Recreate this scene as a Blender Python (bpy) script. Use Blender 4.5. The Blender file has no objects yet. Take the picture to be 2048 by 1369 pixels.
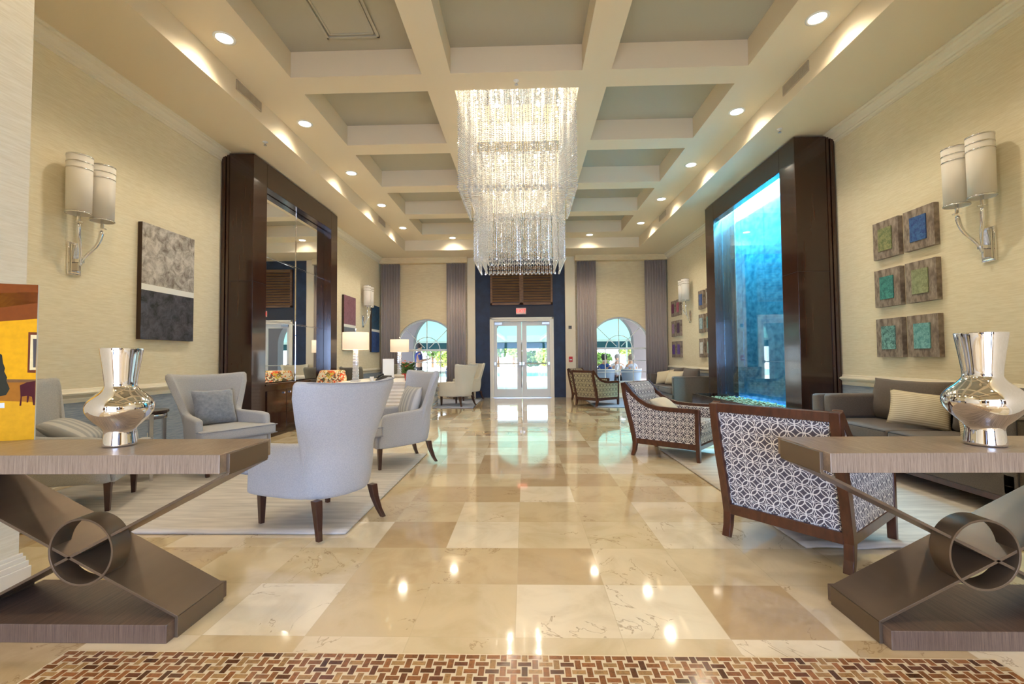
import bpy, bmesh, math, random
from mathutils import Vector, Matrix
PI = math.pi
random.seed(7)
S = bpy.context.scene
C = S.collection

# ------------------------------------------------------------------ camera
F_PX, PITCH, YAW, ROLL, EYE = 906.43, 0.0347623, 0.0279239, 0.0087888, 1.2
fw = Vector((-math.sin(YAW)*math.cos(PITCH), math.cos(YAW)*math.cos(PITCH), math.sin(PITCH)))
rt = Vector((math.cos(YAW), math.sin(YAW), 0)); up = rt.cross(fw)
rt2 = rt*math.cos(ROLL) - up*math.sin(ROLL); up2 = up*math.cos(ROLL) + rt*math.sin(ROLL)
cd = bpy.data.cameras.new('camera'); cam = bpy.data.objects.new('camera', cd); C.objects.link(cam)
cd.sensor_width = 36; cd.sensor_fit = 'HORIZONTAL'; cd.lens = F_PX/2048*36; cd.clip_start = .05; cd.clip_end = 400
M = Matrix((rt2, up2, -fw)).transposed().to_4x4(); M.translation = (0, 0, EYE)
cam.matrix_world = M
S.camera = cam

# ------------------------------------------------------------------ world, lights, exposure
S.view_settings.view_transform = 'Standard'; S.view_settings.look = 'None'
S.view_settings.gamma = 1; S.view_settings.use_curve_mapping = False
S.view_settings.exposure = 0.84
w = bpy.data.worlds.new('sky'); S.world = w; w.use_nodes = True
bg = w.node_tree.nodes['Background']; bg.inputs[0].default_value = (.72, .86, 1, 1); bg.inputs[1].default_value = 3.0

def light(name, kind, loc, energy, color=(1, 1, 1), rot=(0, 0, 0), **k):
    l = bpy.data.lights.new(name, kind); l.energy = energy; l.color = color
    for a, b in k.items(): setattr(l, a, b)
    o = bpy.data.objects.new(name, l); o.location = loc; o.rotation_euler = rot; C.objects.link(o)
    return o
light('sun', 'SUN', (0, 30, 20), 9.0, (1, .96, .9), (math.radians(38), math.radians(18), 0), angle=.01)
# daylight that comes in through the entrance glazing behind the camera and through the garden windows
light('entrance_daylight', 'AREA', (0, -6.5, 1.75), 540, (.34, .52, 1), (math.radians(90), 0, 0), shape='RECTANGLE', size=5.4, size_y=2.6)
WARM = (1, .86, .66)
LAMP_W = 66      # each recessed ceiling lamp
CHAND_W = 40     # each crystal cluster
HALL_W = 50

# ------------------------------------------------------------------ materials
def lin(c):
    return tuple(((v/12.92) if v <= .04045 else ((v+.055)/1.055)**2.4) for v in c)
def rgb(r, g, b): return lin((r/255, g/255, b/255)) + (1,)
class NT:
    def __init__(s, name):
        s.m = bpy.data.materials.new(name); s.m.use_nodes = True; s.t = s.m.node_tree; s.N = s.t.nodes
        s.b = s.N['Principled BSDF']; s.out = s.N['Material Output']
    def n(s, ty, **k):
        x = s.N.new(ty)
        for a, b in k.items():
            if a.startswith('i_'):
                key = a[2:]; key = int(key) if key.isdigit() else key.replace('_', ' ')
                s.put(x.inputs[key], b)
            else: setattr(x, a, b)
        return x
    def put(s, sock, v):
        if isinstance(v, bpy.types.NodeSocket): s.t.links.new(v, sock)
        elif isinstance(v, bpy.types.Node): s.t.links.new(v.outputs[0], sock)
        else: sock.default_value = v
    def math(s, op, a, b=0., c=0.):
        x = s.N.new('ShaderNodeMath'); x.operation = op
        s.put(x.inputs[0], a); s.put(x.inputs[1], b); s.put(x.inputs[2], c)
        return x.outputs[0]
    def ramp(s, fac, stops):
        x = s.N.new('ShaderNodeValToRGB'); s.put(x.inputs[0], fac)
        e = x.color_ramp.elements
        while len(e) < len(stops): e.new(.5)
        for i, (p, c) in enumerate(stops): e[i].position = p; e[i].color = c
        return x.outputs[0]
    def mix(s, f, a, b, mode='MIX'):
        x = s.N.new('ShaderNodeMix'); x.data_type = 'RGBA'; x.blend_type = mode
        s.put(x.inputs[0], f); s.put(x.inputs[6], a); s.put(x.inputs[7], b)
        return x.outputs[2]
    def coord(s, kind='Object', scale=(1, 1, 1), rot=(0, 0, 0), loc=(0, 0, 0)):
        c = s.N.new('ShaderNodeTexCoord'); m = s.N.new('ShaderNodeMapping')
        m.inputs['Scale'].default_value = scale; m.inputs['Rotation'].default_value = rot; m.inputs['Location'].default_value = loc
        s.t.links.new(c.outputs[kind], m.inputs[0]); return m.outputs[0]
    def noise(s, vec, scale, detail=4, rough=.55, dist=0):
        x = s.n('ShaderNodeTexNoise'); s.put(x.inputs['Vector'], vec)
        x.inputs['Scale'].default_value = scale; x.inputs['Detail'].default_value = detail
        x.inputs['Roughness'].default_value = rough; x.inputs['Distortion'].default_value = dist
        return x.outputs['Fac']
    def bump(s, h, strength=.2, dist=.01):
        x = s.n('ShaderNodeBump'); s.put(x.inputs['Height'], h)
        x.inputs['Strength'].default_value = strength; x.inputs['Distance'].default_value = dist
        s.t.links.new(x.outputs[0], s.b.inputs['Normal'])
    def set(s, **k):
        for a, b in k.items(): s.put(s.b.inputs[a.replace('_', ' ')], b)
        return s
def plain(name, col, rough=.6, metal=0., **k):
    t = NT(name); t.set(Base_Color=col, Roughness=rough, Metallic=metal, **k); return t.m
def mottled(name, c1, c2, scale, rough=.7, stretch=(1, 1, 1), bump=0, metal=0., kind='Object', detail=4, lo=.35, hi=.65, **k):
    t = NT(name); v = t.coord(kind, stretch); f = t.noise(v, scale, detail)
    t.set(Base_Color=t.ramp(f, [(lo, c1), (hi, c2)]), Roughness=rough, Metallic=metal, **k)
    if bump: t.bump(f, bump, .005)
    return t.m
def emit(name, col, strength):
    t = NT(name); t.set(Base_Color=col, Emission_Color=col, Emission_Strength=strength); return t.m

m_wall = mottled('cream_grasscloth', rgb(228, 216, 184), rgb(240, 230, 203), 9, .85, (1, 1, 14), .05, detail=6)
m_wallback = mottled('cream_wall', rgb(222, 201, 158), rgb(232, 213, 172), 6, .8, (1, 1, 8))
m_dado = mottled('blue_grey_grasscloth', rgb(138, 152, 170), rgb(168, 178, 190), 9, .8, (1, 1, 14), .1)
m_ceil = plain('ceiling_paint', rgb(228, 213, 184), .8)
m_sage = plain('sage_ceiling_paint', rgb(182, 176, 158), .85)
m_trim = plain('ivory_trim_paint', rgb(236, 228, 208), .45)
m_navy = mottled('navy_wall_paint', rgb(30, 40, 62), rgb(36, 50, 76), 5, .6)
m_blackpaint = plain('charcoal_paint', rgb(48, 48, 56), .6)
m_white = plain('white_paint', rgb(235, 235, 230), .5)
m_doorpaint = plain('door_white_paint', rgb(222, 220, 212), .4)

# polished marble floor: square tiles, each with its own tone and veining
def floor_mat():
    t = NT('polished_marble_tiles'); T = .4565
    g = t.n('ShaderNodeNewGeometry').outputs['Position']
    sep = t.n('ShaderNodeSeparateXYZ'); t.put(sep.inputs[0], g)
    u = t.math('DIVIDE', t.math('ADD', sep.outputs[0], .053), T)
    v = t.math('DIVIDE', t.math('SUBTRACT', sep.outputs[1], 1.984), T)
    fu, fv = t.math('FLOOR', u), t.math('FLOOR', v)
    comb = t.n('ShaderNodeCombineXYZ'); t.put(comb.inputs[0], fu); t.put(comb.inputs[1], fv)
    wn = t.n('ShaderNodeTexWhiteNoise', noise_dimensions='2D'); t.put(wn.inputs['Vector'], comb.outputs[0])
    sc = t.n('ShaderNodeVectorMath', operation='SCALE'); t.put(sc.inputs[0], wn.outputs['Color']); sc.inputs['Scale'].default_value = 31
    ad = t.n('ShaderNodeVectorMath', operation='ADD'); t.put(ad.inputs[0], g); t.put(ad.inputs[1], sc.outputs[0])
    P = ad.outputs[0]
    n1 = t.noise(P, 3.2, 8, .6, .6); n2 = t.noise(P, 2.0, 5, .6, 1.2)
    base = t.ramp(wn.outputs['Value'], [(0., rgb(196, 168, 126)), (.30, rgb(210, 186, 144)), (.52, rgb(224, 204, 164)), (.75, rgb(234, 216, 182)), (1., rgb(240, 226, 196))])
    base.node.color_ramp.interpolation = 'LINEAR'
    cl = t.ramp(n1, [(.3, (.80, .76, .68, 1)), (.52, (1, 1, 1, 1)), (.72, (1.08, 1.08, 1.08, 1))])
    col = t.mix(.75, base, cl, 'MULTIPLY')
    # thin brown veins
    vein = t.math('ABSOLUTE', t.math('SUBTRACT', n2, .5))
    vm = t.math('MULTIPLY', t.math('SUBTRACT', 1., t.math('MINIMUM', t.math('MULTIPLY', vein, 110.), 1.)), t.math('GREATER_THAN', t.noise(P, 1.3, 2), .56))
    col = t.mix(t.math('MULTIPLY', vm, .6), col, rgb(142, 108, 66))
    eu = t.math('MINIMUM', t.math('FRACT', u), t.math('SUBTRACT', 1., t.math('FRACT', u)))
    ev = t.math('MINIMUM', t.math('FRACT', v), t.math('SUBTRACT', 1., t.math('FRACT', v)))
    gr = t.math('LESS_THAN', t.math('MINIMUM', eu, ev), .0045)
    col = t.mix(t.math('MULTIPLY', gr, .55), col, rgb(206, 186, 148))
    t.set(Base_Color=col, Roughness=.07, IOR=1.55, Coat_Weight=.5, Coat_Roughness=.02)
    return t.m
m_floor = floor_mat()

def pattern_mat(name, bgc, fgc, cell=.088):
    t = NT(name)
    uv = t.n('ShaderNodeTexCoord').outputs['UV']
    sep = t.n('ShaderNodeSeparateXYZ'); t.put(sep.inputs[0], uv)
    u = t.math('DIVIDE', sep.outputs[0], cell); v = t.math('DIVIDE', sep.outputs[1], cell)
    x = t.math('SUBTRACT', t.math('FRACT', u), .5); y = t.math('SUBTRACT', t.math('FRACT', v), .5)
    ax, ay = t.math('ABSOLUTE', x), t.math('ABSOLUTE', y)
    def ring(px, py, rad):
        dx = t.math('SUBTRACT', ax, px); dy = t.math('SUBTRACT', ay, py)
        return t.math('ABSOLUTE', t.math('SUBTRACT', t.math('SQRT', t.math('ADD', t.math('MULTIPLY', dx, dx), t.math('MULTIPLY', dy, dy))), rad))
    best = ring(0., 0., .45)
    for q in ((.5, .5), (-.5, .5), (.5, -.5)): best = t.math('MINIMUM', best, ring(*q, .52))
    # rays crossing at the corners of each repeat
    nx, ny = t.math('SUBTRACT', .5, ax), t.math('SUBTRACT', .5, ay)
    ray = t.math('MINIMUM', t.math('MINIMUM', nx, ny), t.math('MULTIPLY', t.math('ABSOLUTE', t.math('SUBTRACT', nx, ny)), .9))
    far = t.math('GREATER_THAN', t.math('ADD', t.math('MULTIPLY', nx, nx), t.math('MULTIPLY', ny, ny)), .10)
    f = t.math('LESS_THAN', t.math('MINIMUM', best, t.math('ADD', t.math('ADD', ray, .012), far)), .032)
    t.set(Base_Color=t.mix(f, bgc, fgc), Roughness=.85, Sheen_Weight=.2)
    return t.m
m_pattern = pattern_mat('interlocking_circle_fabric', rgb(82, 75, 80), rgb(226, 220, 210))
m_pattern_gold = pattern_mat('gold_circle_fabric', rgb(66, 52, 40), rgb(212, 198, 152), .115)

def wood(name, c1, c2, scale=6, rough=.3, stretch=(1, 1, .08), coat=.3, kind='Object'):
    t = NT(name); v = t.coord(kind, stretch); f = t.noise(v, scale*6, 6, .6, .4)
    t.set(Base_Color=t.ramp(f, [(.3, c1), (.7, c2)]), Roughness=rough, Coat_Weight=coat, Coat_Roughness=.08); return t.m
m_mahog = wood('dark_mahogany', rgb(40, 20, 14), rgb(60, 32, 20), 4, .2, (1, 1, .06), .35)
m_chairwood = wood('walnut_chair_wood', rgb(60, 28, 15), rgb(88, 46, 26), 5, .32, (1, 1, .3))
m_legwood = wood('espresso_leg_wood', rgb(52, 28, 20), rgb(72, 40, 28), 5, .35, (1, 1, .2))
m_shutter = wood('shutter_wood', rgb(92, 64, 40), rgb(134, 98, 64), 4, .5, (.08, 1, 1), .1)
def greyoak(name, c1, c2, stretch, rough=.38):
    t = NT(name); v = t.coord('Object', stretch); f = t.noise(v, 170, 5, .8); g = t.noise(t.coord('Object', (1.5, 1, 1)), 3, 3)
    col = t.ramp(f, [(.32, c1), (.68, c2)]); col = t.mix(.35, col, t.ramp(g, [(.3, (.7, .68, .66, 1)), (.7, (1, 1, 1, 1))]), 'MULTIPLY')
    t.set(Base_Color=col, Roughness=rough, Coat_Weight=.2, Coat_Roughness=.2); t.bump(f, .1, .002); return t.m
m_oak = greyoak('grey_brown_oak', rgb(104, 86, 70), rgb(172, 150, 126), (1, .03, .03))
m_oakdark = greyoak('grey_brown_oak_base', rgb(78, 60, 50), rgb(126, 104, 88), (1, .03, .03))
m_bronze = mottled('brushed_bronze', rgb(108, 92, 74), rgb(124, 106, 86), 3, .38, (1, .1, 1), 0, .65)
m_chrome = plain('polished_chrome', (.86, .86, .88, 1), .03, 1.)
m_chromer = plain('satin_chrome', (.72, .72, .74, 1), .18, 1.)
m_mirror = plain('mirror_glass', (.93, .95, .94, 1), .0, 1.)
m_steel = plain('brushed_aluminium', (.55, .55, .56, 1), .35, 1.)
def fabric(name, c1, c2, rough=.9, scale=140, bump=.25, sheen=.2):
    t = NT(name); v = t.coord('Object'); f = t.noise(v, scale, 3, .7); g = t.noise(v, 4, 3)
    col = t.ramp(f, [(.3, c1), (.7, c2)]); col = t.mix(.25, col, t.ramp(g, [(.3, (.85, .85, .85, 1)), (.7, (1, 1, 1, 1))]), 'MULTIPLY')
    t.set(Base_Color=col, Roughness=rough, Sheen_Weight=sheen); t.bump(f, bump, .003); return t.m
m_wing = fabric('pale_grey_linen', rgb(164, 164, 166), rgb(186, 185, 182))
m_wing_yellowlit = fabric('yellow_lit_grey_linen', rgb(206, 198, 176), rgb(222, 214, 192))  # same grey linen as the near chairs, yellow light painted into the colour
m_welt = fabric('grey_welt', rgb(130, 132, 138), rgb(150, 152, 156))
m_pillowgrey = fabric('grey_velvet', rgb(112, 118, 130), rgb(142, 148, 158), .7, 30, .15, .6)
m_sofa = fabric('taupe_sofa_fabric', rgb(82, 72, 64), rgb(104, 92, 82))
m_sofapipe = plain('dark_piping', rgb(44, 34, 30), .7)
m_cream = fabric('cream_cotton', rgb(206, 192, 160), rgb(222, 208, 178))
m_olive = fabric('olive_grey_fabric', rgb(118, 114, 96), rgb(136, 130, 112))
def stripes(name, c1, c2, freq, axis=2, rough=.8, thr=.5, kind='Object'):
    t = NT(name); sep = t.n('ShaderNodeSeparateXYZ'); t.put(sep.inputs[0], t.coord(kind))
    s_ = t.math('SINE', t.math('MULTIPLY', sep.outputs[axis], freq))
    t.set(Base_Color=t.ramp(t.math('MULTIPLY_ADD', s_, .5, .5), [(thr-.15, c1), (thr+.15, c2)]), Roughness=rough); return t.m
m_stripepillow = stripes('striped_pillow_linen', rgb(196, 180, 148), rgb(226, 214, 184), 330, 1)
m_stripegrey = stripes('grey_striped_pillow_silk', rgb(160, 160, 160), rgb(192, 190, 184), 90, 0, .5)
m_curtain = plain('taupe_curtain', rgb(188, 174, 163), .75, Sheen_Weight=.1)
m_shade = NT('white_lamp_shade').set(Base_Color=rgb(236, 230, 220), Roughness=.8).m
def lit_shade():
    t = NT('lit_drum_shade'); t.set(Base_Color=rgb(240, 224, 200), Roughness=.8, Emission_Color=rgb(255, 222, 180), Emission_Strength=.32); return t.m
m_litshade = lit_shade()
m_lens = emit('lamp_lens', (1, .93, .8, 1), 9.)
m_bulb = emit('bulb_glow', (1, .9, .7, 1), 14.)
def mix_glass(name, tr, gl, df, col=(1, 1, 1, 1), rough=.05, dcol=None):
    m = bpy.data.materials.new(name); m.use_nodes = True; t = m.node_tree; t.nodes.clear()
    o = t.nodes.new('ShaderNodeOutputMaterial'); a = t.nodes.new('ShaderNodeBsdfTransparent'); a.inputs[0].default_value = col
    b = t.nodes.new('ShaderNodeBsdfGlossy'); b.inputs['Roughness'].default_value = rough
    d = t.nodes.new('ShaderNodeBsdfDiffuse'); d.inputs[0].default_value = dcol or (1, 1, 1, 1)
    m1 = t.nodes.new('ShaderNodeMixShader'); m1.inputs[0].default_value = gl/(tr+gl); t.links.new(a.outputs[0], m1.inputs[1]); t.links.new(b.outputs[0], m1.inputs[2])
    m2 = t.nodes.new('ShaderNodeMixShader'); m2.inputs[0].default_value = df; t.links.new(m1.outputs[0], m2.inputs[1]); t.links.new(d.outputs[0], m2.inputs[2])
    t.links.new(m2.outputs[0], o.inputs[0]); return m
m_crystal = mix_glass('cut_crystal', .38, .62, .30, (1, 1, 1, 1), .06)
m_pane = mix_glass('window_glass', .99, .01, 0., (.97, 1, .99, 1), .0)
m_fountglass = mix_glass('fountain_glass', .80, .20, 0., (.82, .95, 1, 1), .01)
m_lampglass = mix_glass('lamp_crystal', .5, .5, .35, (1, 1, 1, 1), .03)
m_rug = mottled('beige_grey_rug', rgb(182, 174, 164), rgb(208, 200, 188), 7, .95, (.35, 3, 1), .2, detail=8)
m_slate = mottled('teal_slate', rgb(84, 140, 146), rgb(176, 208, 198), 7, .45, (1, 1, 1.6), .6, detail=9)
m_pebble = mottled('mossy_pebbles', rgb(80, 76, 48), rgb(150, 134, 92), 30, .6)
m_red = plain('red_enamel', rgb(196, 44, 34), .5)
m_black = plain('black_plastic', rgb(26, 26, 30), .35)
m_bluecloth = plain('blue_cloth', rgb(36, 58, 128), .8)
m_vent = plain('vent_metal', rgb(186, 172, 148), .5)
m_ventdark = plain('vent_shadow_gap', rgb(120, 108, 90), .7)

# ------------------------------------------------------------------ mesh helpers
class MB:
    def __init__(s): s.v = []; s.f = []; s.c = []
    def add(s, vs, fs, col=None):
        o = len(s.v); s.v += [tuple(p) for p in vs]; s.f += [tuple(i+o for i in f) for f in fs]; s.c += [col]*len(fs); return s
    def box(s, x0, x1, y0, y1, z0, z1, col=None):
        return s.add([(x0, y0, z0), (x1, y0, z0), (x1, y1, z0), (x0, y1, z0), (x0, y0, z1), (x1, y0, z1), (x1, y1, z1), (x0, y1, z1)],
                     [(0, 3, 2, 1), (4, 5, 6, 7), (0, 1, 5, 4), (1, 2, 6, 5), (2, 3, 7, 6), (3, 0, 4, 7)], col)
    def loft(s, rings, close=True, caps=True, col=None):
        n = len(rings[0]); vs = [p for r in rings for p in r]; fs = []
        for i in range(len(rings)-1):
            for j in range(n if close else n-1):
                k = (j+1) % n; fs.append((i*n+j, i*n+k, (i+1)*n+k, (i+1)*n+j))
        if caps and close:
            fs.append(tuple(range(n-1, -1, -1))); fs.append(tuple((len(rings)-1)*n+j for j in range(n)))
        return s.add(vs, fs, col)
    def lathe(s, prof, segs=32, c=(0, 0, 0), caps=True, sx=1, sy=1):
        return s.loft([[(c[0]+r*sx*math.cos(2*PI*j/segs), c[1]+r*sy*math.sin(2*PI*j/segs), c[2]+z) for j in range(segs)] for r, z in prof], True, caps)
    def sweep(s, path, w, h=None, up=(0, 0, 1), segs=0, caps=True):
        """rectangular (segs=0) or round sweep; w may be a list"""
        P = [Vector(p) for p in path]; up = Vector(up); rings = []
        for i, p in enumerate(P):
            d = (P[min(i+1, len(P)-1)] - P[max(i-1, 0)]).normalized()
            sd = d.cross(up)
            if sd.length < 1e-4: sd = d.cross(Vector((0, 1, 0)))
            sd.normalize(); uu = sd.cross(d).normalized()
            ww = w[i] if isinstance(w, (list, tuple)) else w; hh = (h[i] if isinstance(h, (list, tuple)) else h) if h is not None else ww
            if segs: rings.append([p + sd*math.cos(2*PI*j/segs)*ww + uu*math.sin(2*PI*j/segs)*hh for j in range(segs)])
            else: rings.append([p + sd*ww/2*a + uu*hh/2*b for a, b in ((-1, -1), (1, -1), (1, 1), (-1, 1))])
        return s.loft(rings, True, caps)
    def prism(s, poly, axis, a, b):
        """polygon in the plane normal to axis (0 x, 1 y, 2 z) extruded a..b"""
        def P(p, t):
            return (t, p[0], p[1]) if axis == 0 else (p[0], t, p[1]) if axis == 1 else (p[0], p[1], t)
        n = len(poly)
        return s.add([P(p, a) for p in poly] + [P(p, b) for p in poly],
                     [tuple(range(n))[::-1], tuple(range(n, 2*n))] + [(i, (i+1) % n, n+(i+1) % n, n+i) for i in range(n)])
    def ico(s, c, r, sub=1, sz=1):
        bm = bmesh.new(); bmesh.ops.create_icosphere(bm, subdivisions=sub, radius=r)
        vs = [(v.co.x+c[0], v.co.y+c[1], v.co.z*sz+c[2]) for v in bm.verts]; fs = [[v.index for v in f.verts] for f in bm.faces]; bm.free()
        return s.add(vs, fs)

def obj(name, mb, mat, parent=None, bevel=0, bseg=2, smooth=False, subsurf=0, uv=False, solid=0, loc=None, label=None, matr=None):
    me = bpy.data.meshes.new(name); me.from_pydata(mb.v, [], mb.f); me.validate(); me.update()
    bm = bmesh.new(); bm.from_mesh(me); bmesh.ops.recalc_face_normals(bm, faces=bm.faces); bm.to_mesh(me); bm.free()
    if uv:
        L = me.uv_layers.new(name='UVMap')
        for p in me.polygons:
            n = p.normal; ax = max(range(3), key=lambda i: abs(n[i]))
            for li in p.loop_indices:
                co = me.vertices[me.loops[li].vertex_index].co
                L.data[li].uv = (co.y, co.z) if ax == 0 else (co.x, co.z) if ax == 1 else (co.x, co.y)
    if any(c is not None for c in mb.c):
        a = me.color_attributes.new('tint', 'FLOAT_COLOR', 'CORNER')
        for p in me.polygons:
            for li in p.loop_indices: a.data[li].color = mb.c[p.index] or (1, 1, 1, 1)
    me.materials.append(mat)
    if smooth:
        for p in me.polygons: p.use_smooth = True
    o = bpy.data.objects.new(name, me); C.objects.link(o)
    if parent: o.parent = parent
    if loc: o.location = loc
    if solid:
        m = o.modifiers.new('solid', 'SOLIDIFY'); m.thickness = solid; m.offset = 0
    if bevel:
        m = o.modifiers.new('bevel', 'BEVEL'); m.width = bevel; m.segments = bseg; m.limit_method = 'ANGLE'; m.angle_limit = .6
        if smooth: m.harden_normals = False
    if subsurf:
        m = o.modifiers.new('sub', 'SUBSURF'); m.levels = subsurf; m.render_levels = subsurf
    if label: o['label'] = label
    return o
def tag(o, label, cat, group=None, kind=None):
    o['label'] = label; o['category'] = cat
    if group: o['group'] = group
    if kind: o['kind'] = kind
    return o
def thing(name, label, cat, loc=(0, 0, 0), rotz=0, group=None):
    o = bpy.data.objects.new(name, None); o.empty_display_size = .1; C.objects.link(o); o.location = loc; o.rotation_euler = (0, 0, rotz)
    return tag(o, label, cat, group)
def struct(name, mb, mat, parent=None, **k):
    o = obj(name, mb, mat, parent, **k)
    if not parent: o['kind'] = 'structure'
    return o
def dup(root, loc=None, rotz=None, label=None, group=None, parent=None):
    r = root.copy(); C.objects.link(r)
    if parent: r.parent = parent
    if loc is not None: r.location = loc
    if rotz is not None: r.rotation_euler = (0, 0, rotz)
    if label: r['label'] = label
    if group: r['group'] = group
    for ch in list(root.children): dup(ch, parent=r)
    return r
def face(fx, fy): return math.atan2(-fx, fy)      # rotation that turns local +Y to (fx, fy)

# ------------------------------------------------------------------ structure
XL, XR, YB, YN = -4.39, 4.28, 13.72, 2.39
CZ, TZ, KZ = 4.25, 4.54, 4.85                     # soffit, tray and coffer heights
struct('floor', MB().box(-9, 9, -6.2, 13.9, -.1, 0), m_floor)
# left and right walls: cream above the chair rail, blue-grey below
struct('wall_left', MB().box(XL-.15, XL, YN, YB, .86, CZ+.7), m_wall)
struct('wall_left.001', MB().box(XL-.15, XL+.002, YN, YB, 0, .86), m_dado)
struct('wall_right', MB().box(XR, XR+.15, YN, YB, .86, CZ+.7), m_wall)
struct('wall_right.001', MB().box(XR-.002, XR+.15, YN, YB, 0, .86), m_dado)
# entry passage walls beside the camera and the returns at their ends
struct('wall_entry_left', MB().box(-2.87, -2.72, -1.5, YN, 0, CZ+.7).box(XL-.15, -2.8, YN-.15, YN-.003, 0, CZ+.7), m_wall)
struct('wall_entry_right', MB().box(2.72, 2.87, -1.5, YN, 0, CZ+.7).box(2.8, XR+.15, YN-.15, YN-.003, 0, CZ+.7), m_wall)
struct('wall_hall_left', MB().box(-7.15, -7, -6, -1.5, 0, 3.4).box(-7.15, -2.72, -1.5, -1.35, 0, CZ+.7), m_wallback)
struct('wall_hall_right', MB().box(7, 7.15, -6, -1.5, 0, 3.4).box(2.72, 7.15, -1.5, -1.35, 0, CZ+.7), m_wallback)
mb = MB().box(-7, -2.8, -6.15, -6, 0, 3.4).box(2.8, 7, -6.15, -6, 0, 3.4).box(-2.8, 2.8, -6.15, -6, 3.1, 3.4)
struct('wall_hall_rear', mb, m_mahog)
mb = MB()
for x in (-2.8, -1.4, 0, 1.4, 2.8): mb.box(x-.09, x+.09, -6.12, -6.02, 0, 3.1)
mb.box(-2.8, 2.8, -6.12, -6.02, 2.3, 2.38)
struct('window_3', mb, m_mahog)
for x in (-2.1, 2.1): struct('wall_added_column', MB().box(x-.17, x+.17, -3.2, -2.86, 0, 3.3), m_mahog)  # unseen dark columns, invented to put dark bands in the vase reflections
struct('ceiling.003', MB().box(-7.15, 7.15, -6.15, -1.5, 3.3, 3.45).box(-7.15, 7.15, -1.6, -1.52, 2.62, 5.2), m_ceil)  # includes an unseen header, dropped low to keep entrance daylight off the coffers
def baseboard(name, x, sgn, y0, y1):
    m = MB(); m.box(min(x, x+sgn*.02), max(x, x+sgn*.02), y0, y1, 0, .11).box(min(x, x+sgn*.014), max(x, x+sgn*.014), y0, y1, .11, .135).box(min(x, x+sgn*.028), max(x, x+sgn*.028), y0, y1, 0, .03)
    struct(name, m, m_trim, bevel=.004)
baseboard('baseboard_left', XL, 1, YN, YB); baseboard('baseboard_right', XR, -1, YN, YB)
# tall baseboard round the end of the entry wall
mb = MB()
for t, z0, z1 in ((.035, 0, .10), (.028, .10, .13), (.02, .13, .155), (.012, .155, .175)):
    mb.box(-2.72, -2.72+t, -1.5, YN+t, z0, z1).box(2.72-t, 2.72, -1.5, YN+t, z0, z1)
struct('baseboard_entry', mb, m_trim, bevel=.003)
def rail(name, x, sgn, segs):
    m = MB()
    prof = [(0, .80), (.012, .80), (.016, .83), (.010, .845), (.028, .865), (.045, .875), (.05, .89), (.04, .905), (.018, .91), (.012, .93), (0, .935)]
    for y0, y1 in segs: m.prism([(x+sgn*a, z) for a, z in prof], 1, y0, y1)
    struct(name, m, m_trim)
rail('trim_1', XL, 1, [(YN, 6.42), (9.35, YB)]); rail('trim_2', XR, -1, [(YN, 6.3), (9.35, YB)])
def crown(name, x, sgn, segs):
    m = MB(); pr = [(0, 4.10), (.012, 4.10), (.012, 4.125), (.03, 4.135), (.03, 4.15), (.05, 4.165), (.07, 4.20), (.095, 4.215), (.095, 4.232), (.12, 4.24), (.12, CZ), (0, CZ)]
    for y0, y1 in segs: m.prism([(x+sgn*a, z) for a, z in pr], 1, y0, y1)
    struct(name, m, m_trim)
crown('trim_3', XL, 1, [(YN, 6.42), (9.35, YB)]); crown('trim_4', XR, -1, [(YN, 6.3), (9.35, YB)])
# ceiling: soffit ring, tray with coffers
SL, SR, SB = -3.36, 3.21, 12.62
mb = MB().box(XL-.15, SL, -1.5, YB+.2, CZ, 5.0).box(SR, XR+.15, -1.5, YB+.2, CZ, 5.0).box(SL, SR, SB, YB+.2, CZ, 5.0).box(SL, SR, -1.5, -.7, CZ, 5.0)
struct('ceiling', mb, m_ceil)
cols = [(-2.74, -1.18), (-.84, .70), (1.04, 2.605)]
rows = [(5.52+1.715*k, 5.52+1.715*k+1.375) for k in range(-4, 4)]      # coffer rows
mb = MB(); xs = [SL] + [v for c in cols for v in c] + [SR]
for i in range(0, len(xs), 2): mb.box(xs[i], xs[i+1], -.7, SB, TZ, KZ)
for a, b in cols:
    ys = [-.7] + [v for r in rows for v in r] + [SB]
    ys = [y for y in ys]
    for i in range(0, len(ys), 2):
        if ys[i+1] > ys[i]: mb.box(a, b, ys[i], ys[i+1], TZ, KZ)
struct('ceiling.001', mb, m_ceil)
struct('ceiling.002', MB().box(SL, SR, -.7, SB, KZ, KZ+.12), m_sage)
# back wall: window bays with arched windows, pilasters, navy door bay
def arch_wall(x0, x1, cx, r, zs, zsill, ztop, y0, y1):
    m = MB(); m.box(x0, cx-r, y0, y1, 0, ztop).box(cx+r, x1, y0, y1, 0, ztop)
    if zsill > 0: m.box(cx-r, cx+r, y0, y1, 0, zsill)
    n = 28; pts = [(cx+r*math.cos(PI*i/n), zs+r*math.sin(PI*i/n)) for i in range(n+1)]
    for i in range(n):
        a, b = pts[i], pts[i+1]; m.prism([(a[0], a[1]), (a[0], ztop), (b[0], ztop), (b[0], b[1])], 1, y0, y1)
    return m
WC = (-3.0, 2.86); WR, WS, WSILL = .955, 1.45, .42
struct('wall_back', arch_wall(XL-.15, -1.72, WC[0], WR, WS, WSILL, 5, YB, YB+.25), m_wallback)
struct('wall_back.001', arch_wall(1.53, XR+.15, WC[1], WR, WS, WSILL, 5, YB, YB+.25), m_wallback)
struct('wall_back.002', MB().box(-1.72, -1.49, YB-.08, YB+.25, 0, CZ).box(1.23, 1.53, YB-.08, YB+.25, 0, CZ), m_ceil)
struct('wall_back.003', MB().box(-1.49, -1.05, YB, YB+.25, 0, CZ).box(.88, 1.23, YB, YB+.25, 0, CZ).box(-1.05, .88, YB, YB+.25, 2.72, CZ), m_navy)
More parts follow.
